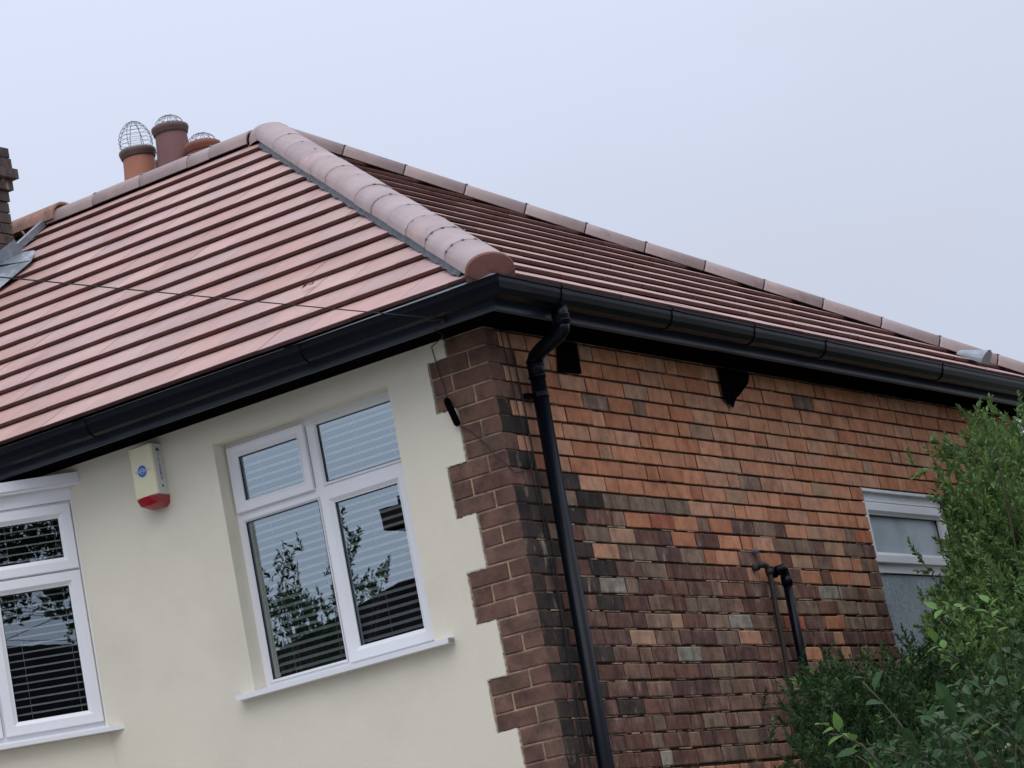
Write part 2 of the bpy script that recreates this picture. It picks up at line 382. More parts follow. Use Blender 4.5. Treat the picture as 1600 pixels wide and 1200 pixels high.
# bricks
def brick_mesh(l, h, d, ch, seed, rough=.0012):
    """outward +X, length along Y, height Z, origin at lower near corner, face at x=0"""
    r = random.Random(seed); j = lambda a: (r.random()-.5)*2*a
    mb = MB(); nl = 3
    ys = [0, l*.33, l*.67, l]
    o = [(-.002, y + (j(.0006)), z+j(.0008)) for z in (0, h) for y in ys]
    i = [(j(rough), min(max(y, ch), l-ch)+j(.0008), (z+ch if z == 0 else z-ch)+j(.0012)) for z in (0, h) for y in ys]
    bk = [(-d, 0, 0), (-d, l, 0), (-d, l, h), (-d, 0, h)]
    o = [(-.0035, a[1], a[2]) for a in o]
    vs = o + i + bk; fs = []
    for k in range(nl):
        fs.append((8+k, 8+k+1, 12+k+1, 12+k)); fs.append((k, k+1, 8+k+1, 8+k)); fs.append((12+k, 12+k+1, 4+k+1, 4+k))
    fs.append((0, 8, 12, 4)); fs.append((3, 7, 15, 11))
    fs += [(16, 17, 3, 0), (16, 0, 4, 19), (17, 18, 7, 3), (19, 4, 7, 18)]
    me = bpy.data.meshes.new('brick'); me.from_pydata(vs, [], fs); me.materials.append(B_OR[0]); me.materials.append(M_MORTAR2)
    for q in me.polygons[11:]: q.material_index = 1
    me.update(); return me
BH = .0665; SP, HP = .2193, .1097; PJ = .008
BM = {}
for nm, L_ in (('S', SP-PJ), ('H', HP-PJ), ('C', .168-PJ)):
    for v in range(3):
        BM[nm, v, 0] = brick_mesh(L_, BH, .02, .0030, 10*v+len(nm), .0011)
        BM[nm, v, 1] = brick_mesh(L_, BH-.0015, .02, .0052, 77+10*v, .0019)
def pick_side(r, y):
    q = rnd.random()
    if y < .52 and r >= 3 and q < .72: return rnd.choice(B_BR[:2]+B_BR[3:4]+B_BLK)
    if r <= 3:
        if r <= -2 and y < .85: return rnd.choice(B_GR) if q < .30 else rnd.choice(B_OR)
        if q < .93: return rnd.choice(B_OR[:4])
        return rnd.choice(B_GR+[B_OR[4]])
    if r == 4:
        if y < 1.35 : return rnd.choice(B_GR)
        return rnd.choice(B_OR) if q < .85 else rnd.choice(B_GR)
    if r <= 8:
        po = .30 if y < 1.6 else .60
        if q < po: return rnd.choice(B_OR)
        if q < po+.05: return rnd.choice(B_VIV)
        return rnd.choice(B_GR+B_BR)
    if r <= 13:
        if q < .13: return rnd.choice(B_OR+B_VIV)
        if q < .36: return rnd.choice(B_GR)
        if q < .39: return B_LT[0]
        return rnd.choice(B_BR)
    if q < .045: return rnd.choice(B_OR+B_VIV[:1])
    if q < .20: return rnd.choice(B_GR)
    if q < .23: return B_LT[0]
    return rnd.choice(B_BR)
FIX = {(5, 7): B_VIV[1], (15, 9): B_VIV[0]}
seq = []
SOLD = 20             # soldier course replaces the rows below this one, between these y
for r in range(-6, 30):
    ztop, zbot = -G*r, -G*(r+1)
    if zbot > .38: continue
    y = (HP if r % 2 else SP) + .0
    items = []
    if r % 2 == 0: items.append(('C', .168)); pat = ['H','S','S','S']
    else: pat = ['S','S','S','H']
    k = 0
    while y < YB-.05:
        if items: nm, L_ = items.pop(0)
        else:
            nm = pat[k % 4]; k += 1; L_ = SP if nm == 'S' else HP
            if r >= 9 and rnd.random() < .10: nm = 'H' if nm == 'S' else 'S'; L_ = SP if nm == 'S' else HP
        seq.append((r, y, nm, L_)); y += L_
side_col = MB(); parts = []; stuff_mb = {}
cands = []
for (r, y, nm, L_) in seq:
    ztop, zbot = -G*r, -G*(r+1)
    if SOLD <= r < SOLD+3 and 1.02 < y+L_*.5 < 2.62: continue
    y1 = y+L_
    if y1 > SY0 and y < SY1 and zbot < SZ1-.01 and ztop > SZ0+.01:     # window opening: cut to the jamb or leave out
        if y < SY0-.05: y1 = SY0+PJ
        elif y1 > SY1+.05: y = SY1
        else: continue
    full = abs((y1-y)-L_) < 1e-6
    cands.append((r, y, y1, nm, full))
def vis_rank(c):
    r, y, y1, nm, full = c
    if r > 19: return 99+r
    return y + (0.15 if r > 16 else 0) + (2.5 if r < -4 else 0)
cands.sort(key=vis_rank)
stuff = MB(); pal = B_OR+B_GR+B_BR+B_VIV+B_LT+B_BLK
for n, (r, y, y1, nm, full) in enumerate(cands):
    m = pick_side(r, y); z = -G*(r+1)+.003
    v = rnd.randrange(3); style = 1 if (r >= 9 or rnd.random() < .15) else 0
    dx = (rnd.random()-.5)*.003 + (.0012 if r >= 9 else 0); dz = (rnd.random()-.5)*(.0016 if r < 9 else .0035); rot = (rnd.random()-.5)*(.008 if r < 9 else .018)
    me = BM[nm, v, style]
    mx = Matrix.Translation((dx, y+PJ*.5, z+dz+ZB)) @ Matrix.Rotation(rot, 4, 'X') @ Matrix.Rotation(D2R(-1.2)+(rnd.random()-.5)*.012, 4, 'Y')
    if not full: mx = mx @ Matrix.Diagonal((1, max(.1, (y1-y-PJ))/((SP if nm == 'S' else HP if nm == 'H' else .168)-PJ), 1, 1))
    if n < 300: place('brick', me, side_wall, mx, m)
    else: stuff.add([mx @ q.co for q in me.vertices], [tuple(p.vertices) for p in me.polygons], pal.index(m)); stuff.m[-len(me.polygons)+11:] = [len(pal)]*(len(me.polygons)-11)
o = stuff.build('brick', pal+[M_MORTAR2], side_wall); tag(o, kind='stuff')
# pale mortar squeezed out along the lower bed joints
mm = MB()
for r in range(5, 21):
    y = .11
    while y < SY0 if r > 2 else YB:
        L_ = rnd.uniform(.02, .16)
        if rnd.random() < (.62 if r >= 8 else .30):
            z = -G*(r+1)+ZB+.0005; hgt = rnd.uniform(.003, .0068); x = rnd.uniform(-.0065, -.0015)
            if not (r >= SOLD-1 and 1.0 < y < 2.6): mm.box(-.0118, x, y, y+L_, z-hgt*.75, z+hgt*.35)
        y += L_+rnd.uniform(.0, .05)
tag(mm.build('mortar_squeeze', M_MORTAR, side_wall), kind='stuff')
# soldier course over the opening below
for k in range(20):
    y = 1.085 + k*G
    if y > 2.58: break
    me = brick_mesh(G-.008, .21, .02, .004, 300+k, .0015)
    mx = Matrix.Translation((.002+(rnd.random()-.5)*.003, y, -G*SOLD-.218+ZB+(-.14)))
    place('brick', me, side_wall, Matrix.Translation((.002+(rnd.random()-.5)*.003, y, ZB-G*SOLD-.222)), rnd.choice(B_OR[:4]+B_GR[:1]+B_BR[4:]))
# quoin bricks
def block(name, x0, x1, y0, y1, z0, z1, ch, m, parent):
    me = MB(); a = ch; j = lambda: (rnd.random()-.5)*.002
    # outer body set back, faces proud: front (-Y) and side (+X)
    v = [(x0,y0+a,z0),(x1-a,y0+a*.3,z0),(x1-a*.3,y0+a,z0),(x1-a*.3,y1,z0),(x0,y0+a,z1),(x1-a,y0+a*.3,z1),(x1-a*.3,y0+a,z1),(x1-a*.3,y1,z1),
         (x0+a,y0+j(),z0+a),(x1-a*1.2,y0+j(),z0+a),(x1-a*1.2,y0+j(),z1-a),(x0+a,y0+j(),z1-a),
         (x1+j(),y0+a*1.2,z0+a),(x1+j(),y1-a,z0+a),(x1+j(),y1-a,z1-a),(x1+j(),y0+a*1.2,z1-a)]
    f = [(8,9,10,11),(12,13,14,15),(0,1,9,8),(11,10,5,4),(0,8,11,4),(2,3,13,12),(15,14,7,6),(3,7,14,13),(9,12,15,10),(1,2,12,9),(10,15,6,5),(0,3,2,1),(4,5,6,7)]
    me.add(v, f); return me.build(name, m, parent)
def facebrick(x0, x1, z0, z1, m):
    me = brick_mesh(x1-x0, z1-z0, .02, .004, rnd.randrange(9999), .0017)
    mx = Matrix(((0,1,0,x0),(-1,0,0,-.0005+(rnd.random()-.5)*.002),(0,0,1,z0+ZB),(0,0,0,1)))
    return place('quoin_brick', me, front_wall, mx, m)
for r in range(-6, 29):
    z0, z1 = -G*(r+1)+.0035, -G*r-.0035
    if z1 > ZT: z1 = ZT-.005
    if z1-z0 < .02: continue
    m = rnd.choice(B_DK)
    if r % 2 == 0:
        o = block('quoin_brick', -.098+.004, 0, 0, SP-.006, z0+ZB, z1+ZB, .005, m, front_wall)
        x = -.098
    else:
        o = block('quoin_brick', -QB+.004, 0, 0, HP-.006, z0+ZB, z1+ZB, .005, m, front_wall)
        x = -QB
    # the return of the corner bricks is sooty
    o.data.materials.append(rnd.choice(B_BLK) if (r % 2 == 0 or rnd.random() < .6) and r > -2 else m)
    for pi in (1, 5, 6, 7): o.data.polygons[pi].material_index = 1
    end = -QA if tooth(r) else -QB
    while x - end > .03:
        L_ = .098 if (x-end) < .13 else .197
        if x-end > .19 and x-end < .21: L_ = x-end
        facebrick(x-L_+.0045, x-.0045, z0, z1, rnd.choice(B_DK)); x -= L_

# two flat black patches on the side wall just below the eaves
b = MB(); b.add([(.008,.535,.225+ZB),(.008,.735,.232+ZB),(.009,.742,.372+ZB),(.009,.575,.372+ZB),(.0,.535,.225+ZB),(.0,.735,.232+ZB)], [(0,1,2,3),(4,5,1,0)])
b.build('black_patch', M_SOFFIT, house)
b = MB(); b.add([(.010,2.035,.372+ZB),(.012,2.025,.215+ZB),(.014,2.10,.172+ZB),(.012,2.155,.225+ZB),(.012,2.20,.245+ZB),(.012,2.32,.315+ZB),(.010,2.36,.372+ZB)], [(0,1,2,3,4,5,6)])
b.build('black_patch', M_SOFFIT, house)

# ------------------------------------------------------------------ roof
PIT = D2R(34.35); CP, SPn = math.cos(PIT), math.sin(PIT); LS = 3.104/CP; NR = 15; GA = LS/NR; ZE = .532+ZB; TW = .25
THK, DROP = .0172, .0235
AP = Vector((-2.864, 2.864, ZE+LS*SPn))
def frame(O, U, Sv):
    U = Vector(U); Sv = Vector(Sv); Nn = U.cross(Sv)
    m = Matrix((U, Sv, Nn)).transposed().to_4x4(); m.translation = Vector(O); return m
FF = frame((0, -.24, ZE), (1, 0, 0), (0, CP, SPn))
FS = frame((.24, 0, ZE), (0, 1, 0), (-CP, 0, SPn))
def clip(poly, a, b_, c):      # keep a*u+b*s<=c
    out = []
    for i in range(len(poly)):
        p, q = poly[i], poly[(i+1) % len(poly)]; dp, dq = a*p[0]+b_*p[1]-c, a*q[0]+b_*q[1]-c
        if dp <= 0: out.append(p)
        if dp*dq < 0: t = dp/(dp-dq); out.append((p[0]+t*(q[0]-p[0]), p[1]+t*(q[1]-p[1])))
    return out
def tile_mesh(poly, ms, cache={}):
    def ht(s): return -max(0, s)*DROP/GA
    n = len(poly); mb = MB()
    top = [(u, s, ht(s)) for u, s in poly]; bot = [(u, s, ht(s)-THK) for u, s in poly]
    mb.add(top+bot, [tuple(range(n))], 0)
    o = n*2
    for i in range(n):
        j = (i+1) % n; tail = poly[i][1] < .001 and poly[j][1] < .001
        if tail:
            # rounded nose: a small step of two faces
            (ua, _), (ub, _) = poly[i], poly[j]
            mb.add([(ua,0,0),(ub,0,0),(ub,-.002,-.003),(ua,-.002,-.003),(ub,-.001,-THK),(ua,-.001,-THK)], [(0,3,2,1),(3,5,4,2)], 1)
        else: mb.add([top[i], top[j], bot[j], bot[i]], [(0,3,2,1)], 1)
    mb.add(bot, [tuple(range(n))[::-1]], 1)
    me = bpy.data.meshes.new('roof_tile'); me.from_pydata(mb.v, [], mb.f)
    for m in ms: me.materials.append(m)
    me.polygons.foreach_set('material_index', mb.m); me.update(); return me
fullp = [(.0007, 0), (TW-.0007, 0), (TW-.0007, .29), (.0007, .29)]
FULL = tile_mesh(fullp, [M_TILE[0], M_TEDGE])
def slope(name, F, u_start, u_end, clips, off0, limit, label):
    # underlay
    poly = [(u_start-1, .02), (u_end+1, .02), (u_end+1, LS), (u_start-1, LS)]
    for c in clips: poly = clip(poly, *c)
    mb = MB(); mb.add([F @ Vector((u, s, -.047)) for u, s in poly], [tuple(range(len(poly)))])
    under = mb.build(name, M_UNDER, house)
    cnt = 0; st = MB(); pal = M_TILE+[M_TEDGE]
    todo = []
    for i in range(NR):
        s0 = i*GA; u = off0 + (TW/2 if i % 2 else 0)
        while u > u_start-TW: u -= TW
        while u < u_end+TW:
            p = [(a+u, b_+s0) for a, b_ in fullp]
            if i == NR-1: p = clip(p, 0, 1, LS-.01)
            for c in clips: p = clip(p, *c)
            if len(p) >= 3:
                uu = [q[0] for q in p]; ss = [q[1] for q in p]
                if (max(uu)-min(uu)) > .02 and (max(ss)-min(ss)) > .02: todo.append((i, u, s0, p))
            u += TW
    todo.sort(key=lambda t: (t[0]*.0 + t[1]))
    if limit >= 0 and F is FF: todo.sort(key=lambda t: -t[1])
    for k, (i, u, s0, p) in enumerate(todo):
        full = len(p) == 4 and max(abs(a[0]-u-c[0])+abs(a[1]-s0-c[1]) for a, c in zip(p, fullp)) < 1e-6
        me = FULL if full else tile_mesh([(a-u, b_-s0) for a, b_ in p], [M_TILE[0], M_TEDGE])
        mx = F @ Matrix.Translation((u+(rnd.random()-.5)*.0015, s0+(rnd.random()-.5)*.005, (rnd.random()-.5)*.0014)) @ Matrix.Rotation((rnd.random()-.5)*.004, 4, 'X') @ Matrix.Rotation((rnd.random()-.5)*.008, 4, 'Z') @ Matrix.Rotation((rnd.random()-.5)*.004, 4, 'Y')
        m = rnd.choice(M_TILE)
        if k < limit: place('roof_tile', me, under, mx, m)
        else:
            o = len(st.v); st.v += [tuple(mx @ q.co) for q in me.vertices]
            for pl in me.polygons:
                st.f.append(tuple(a+o for a in pl.vertices)); st.m.append(pal.index(m) if pl.material_index == 0 else len(pal)-1)
    if st.v: tag(st.build('roof_tile', pal, under), kind='stuff')
    return under, len(todo)
front_slope, nf = slope('front_roof_slope', FF, XL, .24, [(-1, 0, -XL), (1, CP, .238-.012)], -.224, 400, None)
near_k, far_k = 3.104/LS, 3.016/LS
side_slope, ns = slope('side_roof_slope', FS, -.24, 5.88, [(-1, near_k, .238-.012), (1, far_k, 5.878-.012)], .06, max(0, 300-nf), None)
print('tiles', nf, ns)
b = MB(); b.add([(XL,5.88,ZE),(.24,5.88,ZE),tuple(AP),(XL,AP.y,AP.z)], [(0,1,2,3)]); b.build('rear_roof_slope', M_TILE[0], house)

# arched ridge and hip tiles
def arch_mesh(L0, hw, hh, mats, n=10, thick=.012, grow=.0):
    """axis along +X from 0 to L0; springing at z=0, crown z=hh"""
    mb = MB(); ring = []
    def prof(w_, h_):
        return [(-w_*math.cos(math.pi*k/n), h_*max(0,math.sin(math.pi*k/n))**.85) for k in range(n+1)]
    for x, g in ((0, grow), (.012, grow), (L0-.0, 0.0)):
        ring.append([(x, y, z) for y, z in prof(hw+g, hh+g)])
    inn0 = [(0, y, z) for y, z in prof(hw-thick, hh-thick)]; inn1 = [(L0, y, z) for y, z in prof(hw-thick, hh-thick)]
    R = ring+[inn1, inn0]; m = n+1; vs = [v for q in R for v in q]; fs = []
    for i in range(len(R)):
        j = (i+1) % len(R)
        for k in range(n): fs.append((i*m+k, j*m+k, j*m+k+1, i*m+k+1))
    mb.add(vs, fs); me = bpy.data.meshes.new('hip_tile'); me.from_pydata(mb.v, [], mb.f); me.materials.append(mats); me.update()
    for p in me.polygons: p.use_smooth = True
    return me
def axis_frame(A, Bp):
    X = (Bp-A).normalized(); Y = Vector((0,0,1)).cross(X).normalized(); Zv = X.cross(Y)
    m = Matrix((X, Y, Zv)).transposed().to_4x4(); m.translation = A; return m
def run(name, A, Bp, cuts, hw, hh, dz, clips_on, gap=.003, liner=M_SEAL):
    m = axis_frame(A, Bp); m.translation = A + Vector((0,0,1))*0 + m.col[2].to_3d()*dz
    cache = {}
    for k in range(len(cuts)-1):
        L0 = round(cuts[k+1]-cuts[k]-gap, 3)
        if L0 not in cache: cache[L0] = arch_mesh(L0, hw, hh, M_RIDGE[0], grow=.0)
        o = place(name, cache[L0], house, m @ Matrix.Translation((cuts[k], (rnd.random()-.5)*.004, (rnd.random()-.5)*.003)) @ Matrix.Rotation((rnd.random()-.5)*.012, 4, 'Y'), rnd.choice(M_RIDGE))
    lm = arch_mesh(cuts[-1]-cuts[0], hw-.003, hh-.003, liner, thick=.02)
    lo = link(name+'_liner', lm, house); lo.matrix_basis = m @ Matrix.Translation((cuts[0]+.004, 0, 0))
    cb = MB()
    for k in range(1, len(cuts)-1):
        for t in clips_on(k):
            a = math.pi*t; p = Vector((cuts[k], -hw*math.cos(a), hh*max(0,math.sin(a))**.85)); nrm = Vector((0, -math.cos(a), math.sin(a)))
            tn = nrm.cross(Vector((1,0,0)))
            cb = MB(); cb.obox(m @ (p+nrm*.001), (m.to_3x3() @ Vector((1,0,0)))*.008, (m.to_3x3() @ tn)*.006, (m.to_3x3() @ nrm)*.0025); cb.build('joint_clip', M_LEAD, house)
    return m
HL = Vector((.245, -.245, ZE)); HV = AP-HL; HLn = HV.length
cuts = [.035+.352*k for k in range(13)]; cuts = [c for c in cuts if c < HLn-.22]+[HLn-.10]
hm = run('hip_tile', HL, AP, cuts, .103, .080, -.023, lambda k: (.5,) if k > 3 else (.2,.38,.55,.72,.86), gap=.006)
FH = Vector((.245, 5.885, ZE)); FL = (FH-AP).length
cutsf = [FL-.05-.362*k for k in range(20)]; cutsf = sorted([c for c in cutsf if c > .15]); cutsf = [.10]+cutsf
run('hip_tile', AP, FH, cutsf, .098, .092, -.041, lambda k: (.3,.5), gap=.009)
RB = Vector((XL, AP.y, AP.z))
run('ridge_tile', AP, RB, [.10, .375, .54, .902, 1.264, 1.636], .105, .100, -.060, lambda k: (.7,), gap=.004)
# apex cap
b = MB(); b.lathe((AP.x+.0, AP.y, AP.z-.075), [(.128,0),(.124,.045),(.108,.080),(.082,.100),(.045,.112),(.0,.116)], 28)
o = b.build('apex_cap', M_RIDGE[0], house, smooth=True)
# hip end cap: curved disc closing the lowest hip tile
b = MB(); n = 16; x0 = cuts[0]; rows = []
for sc_, xo in ((1.0, .004), (1.0, -.010), (.96, -.016), (.5, -.026), (0.0, -.030)):
    rows.append([(x0+xo, -.1035*math.cos(math.pi*k/n)*max(sc_, .02), -.055+(.0555+.0805*max(0, math.sin(math.pi*k/n))**.85)*max(sc_, .02)) for k in range(n+1)])
vs = [hm @ Vector(v) for r_ in rows for v in r_]; m1 = n+1
b.add(vs, [(i*m1+k, i*m1+k+1, (i+1)*m1+k+1, (i+1)*m1+k) for i in range(len(rows)-1) for k in range(n)])
b.add([hm @ Vector(v) for v in ((x0-.010,-.1035,.0005),(x0-.010,-.1035,-.055),(x0-.030,0,-.055),(x0-.010,.1035,-.055),(x0-.010,.1035,.0005))], [(0,1,2),(2,3,4)])
b.build('hip_end_cap', M_CAP, house)
# bent membrane strip that seals the near hip, both sides
def ribbon(sgn):
    mb = MB(); n = 150; vs = []
    for k in range(n+1):
        t = .16+(HLn-.34)*k/n
        base = HL + HV.normalized()*t
        side = Vector((-1,-1,0)).normalized()*sgn
        wob = .006*mnoise.noise(Vector((t*9, sgn, 0)))+.004*mnoise.noise(Vector((t*31, 2, 0)))
        for j, (lat, hh) in enumerate(((.085, .022), (.100, .003), (.106+wob*.5, .003), (.111+wob*1.2, -.003))):
            drop = -lat*.483
            st = .003*math.sin(t*40)+.004*mnoise.noise(Vector((t*23, j, 5)))
            vs.append(base + side*lat + Vector((0,0,drop+hh+st)))
    fs = [(k*4+j, (k+1)*4+j, (k+1)*4+j+1, k*4+j+1) for k in range(n) for j in range(3)]
    mb.add(vs, fs); mb.build('hip_roll_membrane', M_MEMB, house)
ribbon(1); ribbon(-1)
# party line upstand, stack apron
b = MB()
def on_slope(x, y, h): return FF @ Vector((x, (y+.24)/CP, h))
A_, B_ = on_slope(XL-.02, 2.88, 0), on_slope(XL-.02, -.24, 0)
d = (B_-A_)/2; c = (A_+B_)/2
b.obox(c+Vector((0,0,.02)), (.018,0,0), d, (0,-.011,.016)); b.build('party_verge', M_LEAD, house)
b = MB(); Pq = [(-4.42,2.36,.012),(-4.14,2.17,.012),(-4.17,1.90,.014),(-4.30,1.62,.015),(-4.42,1.55,.02),(-4.42,1.9,.10)]
b.add([on_slope(*q) for q in Pq], [(0,5,1),(1,5,2),(2,5,3),(3,5,4)])
b.add([on_slope(*q) for q in [(-4.395,2.40,.0),(-4.395,2.40,.10),(-4.395,1.9,.13),(-4.395,1.9,.0)]], [(0,1,2,3)])
b.add([on_slope(*q) for q in [(-4.40,2.40,.012),(-4.24,2.33,.016),(-4.14,2.17,.014),(-4.40,2.2,.05)]], [(0,1,2,3)])
b.build('lead_apron', M_LEAD, house)
# front chimney stack at the party line
b = MB(); b.box(-4.95, -4.41, 1.80, 2.335, ZB+1.4, ZB+2.96); stack = b.build('chimney_stack', M_MORTAR2, house)
for k in range(24):
    zt = 2.97-.066*k
    if zt < 1.95: break
    prj = {0:.034,1:.036,2:.058,3:.030,4:.006}.get(k, 0)
    y = 2.35+prj
    first = True
    while y > 1.80:
        L_ = (.105 if k % 2 else .215) if first else .215
        first = False; y0 = max(y-L_, 1.78)
        bb = MB(); j = (rnd.random()-.5)*.004
        bb.box(-4.53, -4.40+prj+j, y0+.006, y, ZB+zt-.058, ZB+zt)
        bb.build('brick', rnd.choice(M_STACK), stack); y = y0
# rear chimney, its pots and bird guards
b = MB(); b.box(-5.75, -4.62, 4.75, 5.55, ZB+1.2, ZB+3.2); b.box(-5.79, -4.58, 4.71, 5.59, ZB+3.2, ZB+3.27); b.build('rear_chimney', M_OPW, house)
def pot(x, y, zrim, r, m, guard, label):
    b = MB(); z0 = 3.24
    h = zrim-z0
    b.lathe((x, y, ZB+z0), [(r*1.12,0),(r*1.1,h*.3),(r*.93,h-.13),(r*.90,h-.062)], 28, 0)
    b.lathe((x, y, ZB+z0), [(r*.90,h-.062),(r*.985,h-.055),(r*.985,h-.045),(r*1.03,h-.036),(r*1.07,h-.02),(r*1.05,h-.004),(r*1.0,h),(r*.80,h),(r*.76,h-.3)], 28, 1)
    o = b.build('chimney_pot', [m, M_POTRIM if guard != 3 else M_POT[2]], house, smooth=True); tag(o, label)
    if guard:
        g = MB(); R = r*.98 if guard == 1 else r*.80; H = .235 if guard == 1 else .105 if guard == 2 else .10; zb = ZB+zrim-.02
        nm_ = 8 if guard == 1 else 12
        pr_ = lambda t: (R*(.86+.14*math.sin(min(1, t*2.2)*1.57))*max(0,math.cos(max(0, t-.35)/.65*1.5708))**.6 if t > .35 else R*(.86+.14*math.sin(t/.35*1.57)), H*t)
        for k in range(nm_):
            a = math.pi*2*k/nm_+.2
            pts = [(x+pr_(t/12)[0]*math.cos(a), y+pr_(t/12)[0]*math.sin(a), zb+pr_(t/12)[1]) for t in range(13)]
            g.tube(pts, .0022 if guard == 1 else .0016, 5)
        for t in ([.12,.24,.36,.48,.60,.72,.83,.92] if guard == 1 else [.3,.55,.78]):
            rr, zz = pr_(t); n = 24
            g.tube([(x+rr*math.cos(6.2832*k/n), y+rr*math.sin(6.2832*k/n), zb+zz) for k in range(n+1)], .0015, 4, caps=False)
        g.build('bird_guard', M_WIRE, o)
pot(-5.455, 5.0, 3.72, .120, M_POT[0], 1, 'short orange chimney pot under a tall wire cage')
pot(-5.150, 5.0, 3.79, .120, M_POT[1], 2, 'tall brown chimney pot with a dark rim')
pot(-4.905, 5.0, 3.585, .118, M_POT[2], 3, 'low red chimney pot half behind the ridge')
pot(-5.62, 5.45, 3.75, .10, M_POT[2], 2, 'red chimney pot behind the others')

# ------------------------------------------------------------------ eaves
EF = .193; ZF = .374
def sweep(name, prof, path, mats, parent, closed=True, smooth=False):
    """prof: (out, z); path corners [(x,y)], outward normal to the right of travel"""
    mb = MB(); rings = []
    P2 = [Vector(p) for p in path]
    for i, p in enumerate(P2):
        d0 = (P2[i]-P2[i-1]).normalized() if i else (P2[1]-P2[0]).normalized()
        d1 = (P2[i+1]-P2[i]).normalized() if i < len(P2)-1 else d0
        n0 = Vector((d0.y, -d0.x)); n1 = Vector((d1.y, -d1.x)); nn = (n0+n1).normalized(); nn = nn/nn.dot(n0)
        rings.append([(p.x+nn.x*o, p.y+nn.y*o, z+ZB) for o, z in prof])
    n = len(prof); vs = [v for r_ in rings for v in r_]; fs = []
    for i in range(len(rings)-1):
        for k in range(n if closed else n-1): fs.append((i*n+k, i*n+(k+1) % n, (i+1)*n+(k+1) % n, (i+1)*n+k))
    if closed: fs += [tuple(range(n)), tuple((len(rings)-1)*n+k for k in range(n))[::-1]]
    mb.add(vs, fs); return mb.build(name, mats, parent, smooth)
epath = [(XL-.05, -EF), (EF, -EF), (EF, YB+EF-.1)]
sweep('fascia', [(-.018,ZF),(-.004,ZF-.001),(.0,ZF+.005),(.001,ZF+.02),(0,.52),(-.018,.52)], epath, M_FASCIA, house)
b = MB(); b.box(XL, EF-.0185, -EF+.0185, .004, ZF+ZB+.004, ZF+ZB+.012); b.box(-.004+.006, EF-.0185, .0045, YB+.09, ZF+ZB+.004, ZF+ZB+.012)
b.build('soffit', M_SOFFIT, house)
go = [(.004,.478),(.006,.445),(.018,.420),(.036,.408),(.058,.404),(.080,.412),(.096,.432),(.103,.455),(.104,.470),(.110,.474),(.111,.481),(.105,.484)]
gi = [(.100,.480),(.098,.455),(.090,.434),(.076,.418),(.057,.410),(.038,.413),(.022,.424),(.011,.447),(.009,.480)]
gutter = sweep('gutter', go+gi, [(XL-.05, -EF-.002), (EF+.002, -EF-.002), (EF+.002, YB+.12)], M_BLACK, house, smooth=False)
def union(axis, t):
    gm = MB(); outp = [(o*1.0+ (.004 if 0 < i < 11 else 0)*(1 if o > .05 else -0), z-(.004 if i in range(2, 8) else 0)) for i, (o, z) in enumerate(go)]
    w_ = .035
    if axis == 'x': path = [(t-w_, -EF-.002), (t+w_, -EF-.002)]
    else: path = [(EF+.002, t-w_), (EF+.002, t+w_)]
    sweep('gutter_union', outp+gi, path, M_BLACK, gutter)
for t in (-3.4, -1.95, -.75): union('x', t)
for t in (.22, 1.16, 1.95, 2.70, 4.1): union('y', t)
# corner angle of the gutter
sweep('gutter_corner', [(o+(.0035 if o > .05 else 0), z-(.0035 if z < .44 else 0)) for o, z in go]+gi, [(EF-.12, -EF-.002), (EF+.002, -EF-.002), (EF+.002, -EF+.12)], M_BLACK, gutter)
# grey support tray showing between the tile tails and the gutter near the corner
b = MB(); b.add([(-1.15,-.236,ZB+.500),(.23,-.236,ZB+.512),(.30,-.292,ZB+.4835),(-1.15,-.262,ZB+.484)], [(0,1,2,3)])
b.add([(.236,-.20,ZB+.512),(.236,1.2,ZB+.505),(.262,1.2,ZB+.486),(.292,-.26,ZB+.4835)], [(0,1,2,3)]); b.build('eaves_tray', M_LEAD, house)
# downpipe with its offset
b = MB()
ox, oy = EF+.057, .222
b.tube([(ox,oy,ZB+.412),(ox,oy,ZB+.335)], .036, 18)
b.tube([(ox,oy,ZB+.375),(ox,oy,ZB+.368)], .0395, 18); b.tube([(ox,oy,ZB+.352),(ox,oy,ZB+.345)], .0395, 18)
b.build('gutter_outlet', M_BLACK, gutter, smooth=True)
b = MB(); dp0 = Vector((.062, .262, ZB+.235)); dp1 = Vector((.062, .195, ZB-1.448)); dd = dp1-dp0; dpb = dp0+dd*(ZB+.2)/1.683
b.tube([(ox,oy,ZB+.34),(ox-.004,oy+.001,ZB+.318),(ox-.03,oy+.008,ZB+.300),(.10,.252,ZB+.262),(.072,.260,ZB+.248),tuple(dp0),tuple(dp0+dd*.02)], .033, 18)
b.tube([tuple(dp0), tuple(dpb)], .033, 18)
dpipe = b.build('downpipe', M_BLACK, house, smooth=True)
b = MB()
for t, rr in ((0,.0375),(.012,.0375),(.040,.0375)): b.tube([tuple(dp0+dd*t), tuple(dp0+dd*(t+.006))], rr, 18)
b.tube([tuple(dp0+dd*0), tuple(dp0+dd*.046)], .0355, 18); b.build('pipe_socket', M_BLACK, dpipe, smooth=True)
for t in (.085, 1.25):
    b = MB(); c = dp0+dd*t; b.tube([tuple(c), tuple(c+dd*.012)], .037, 18); b.box(.0, .03, c.y-.052, c.y+.052, c.z-.012, c.z+.006); b.build('pipe_bracket', M_BLACK, dpipe)

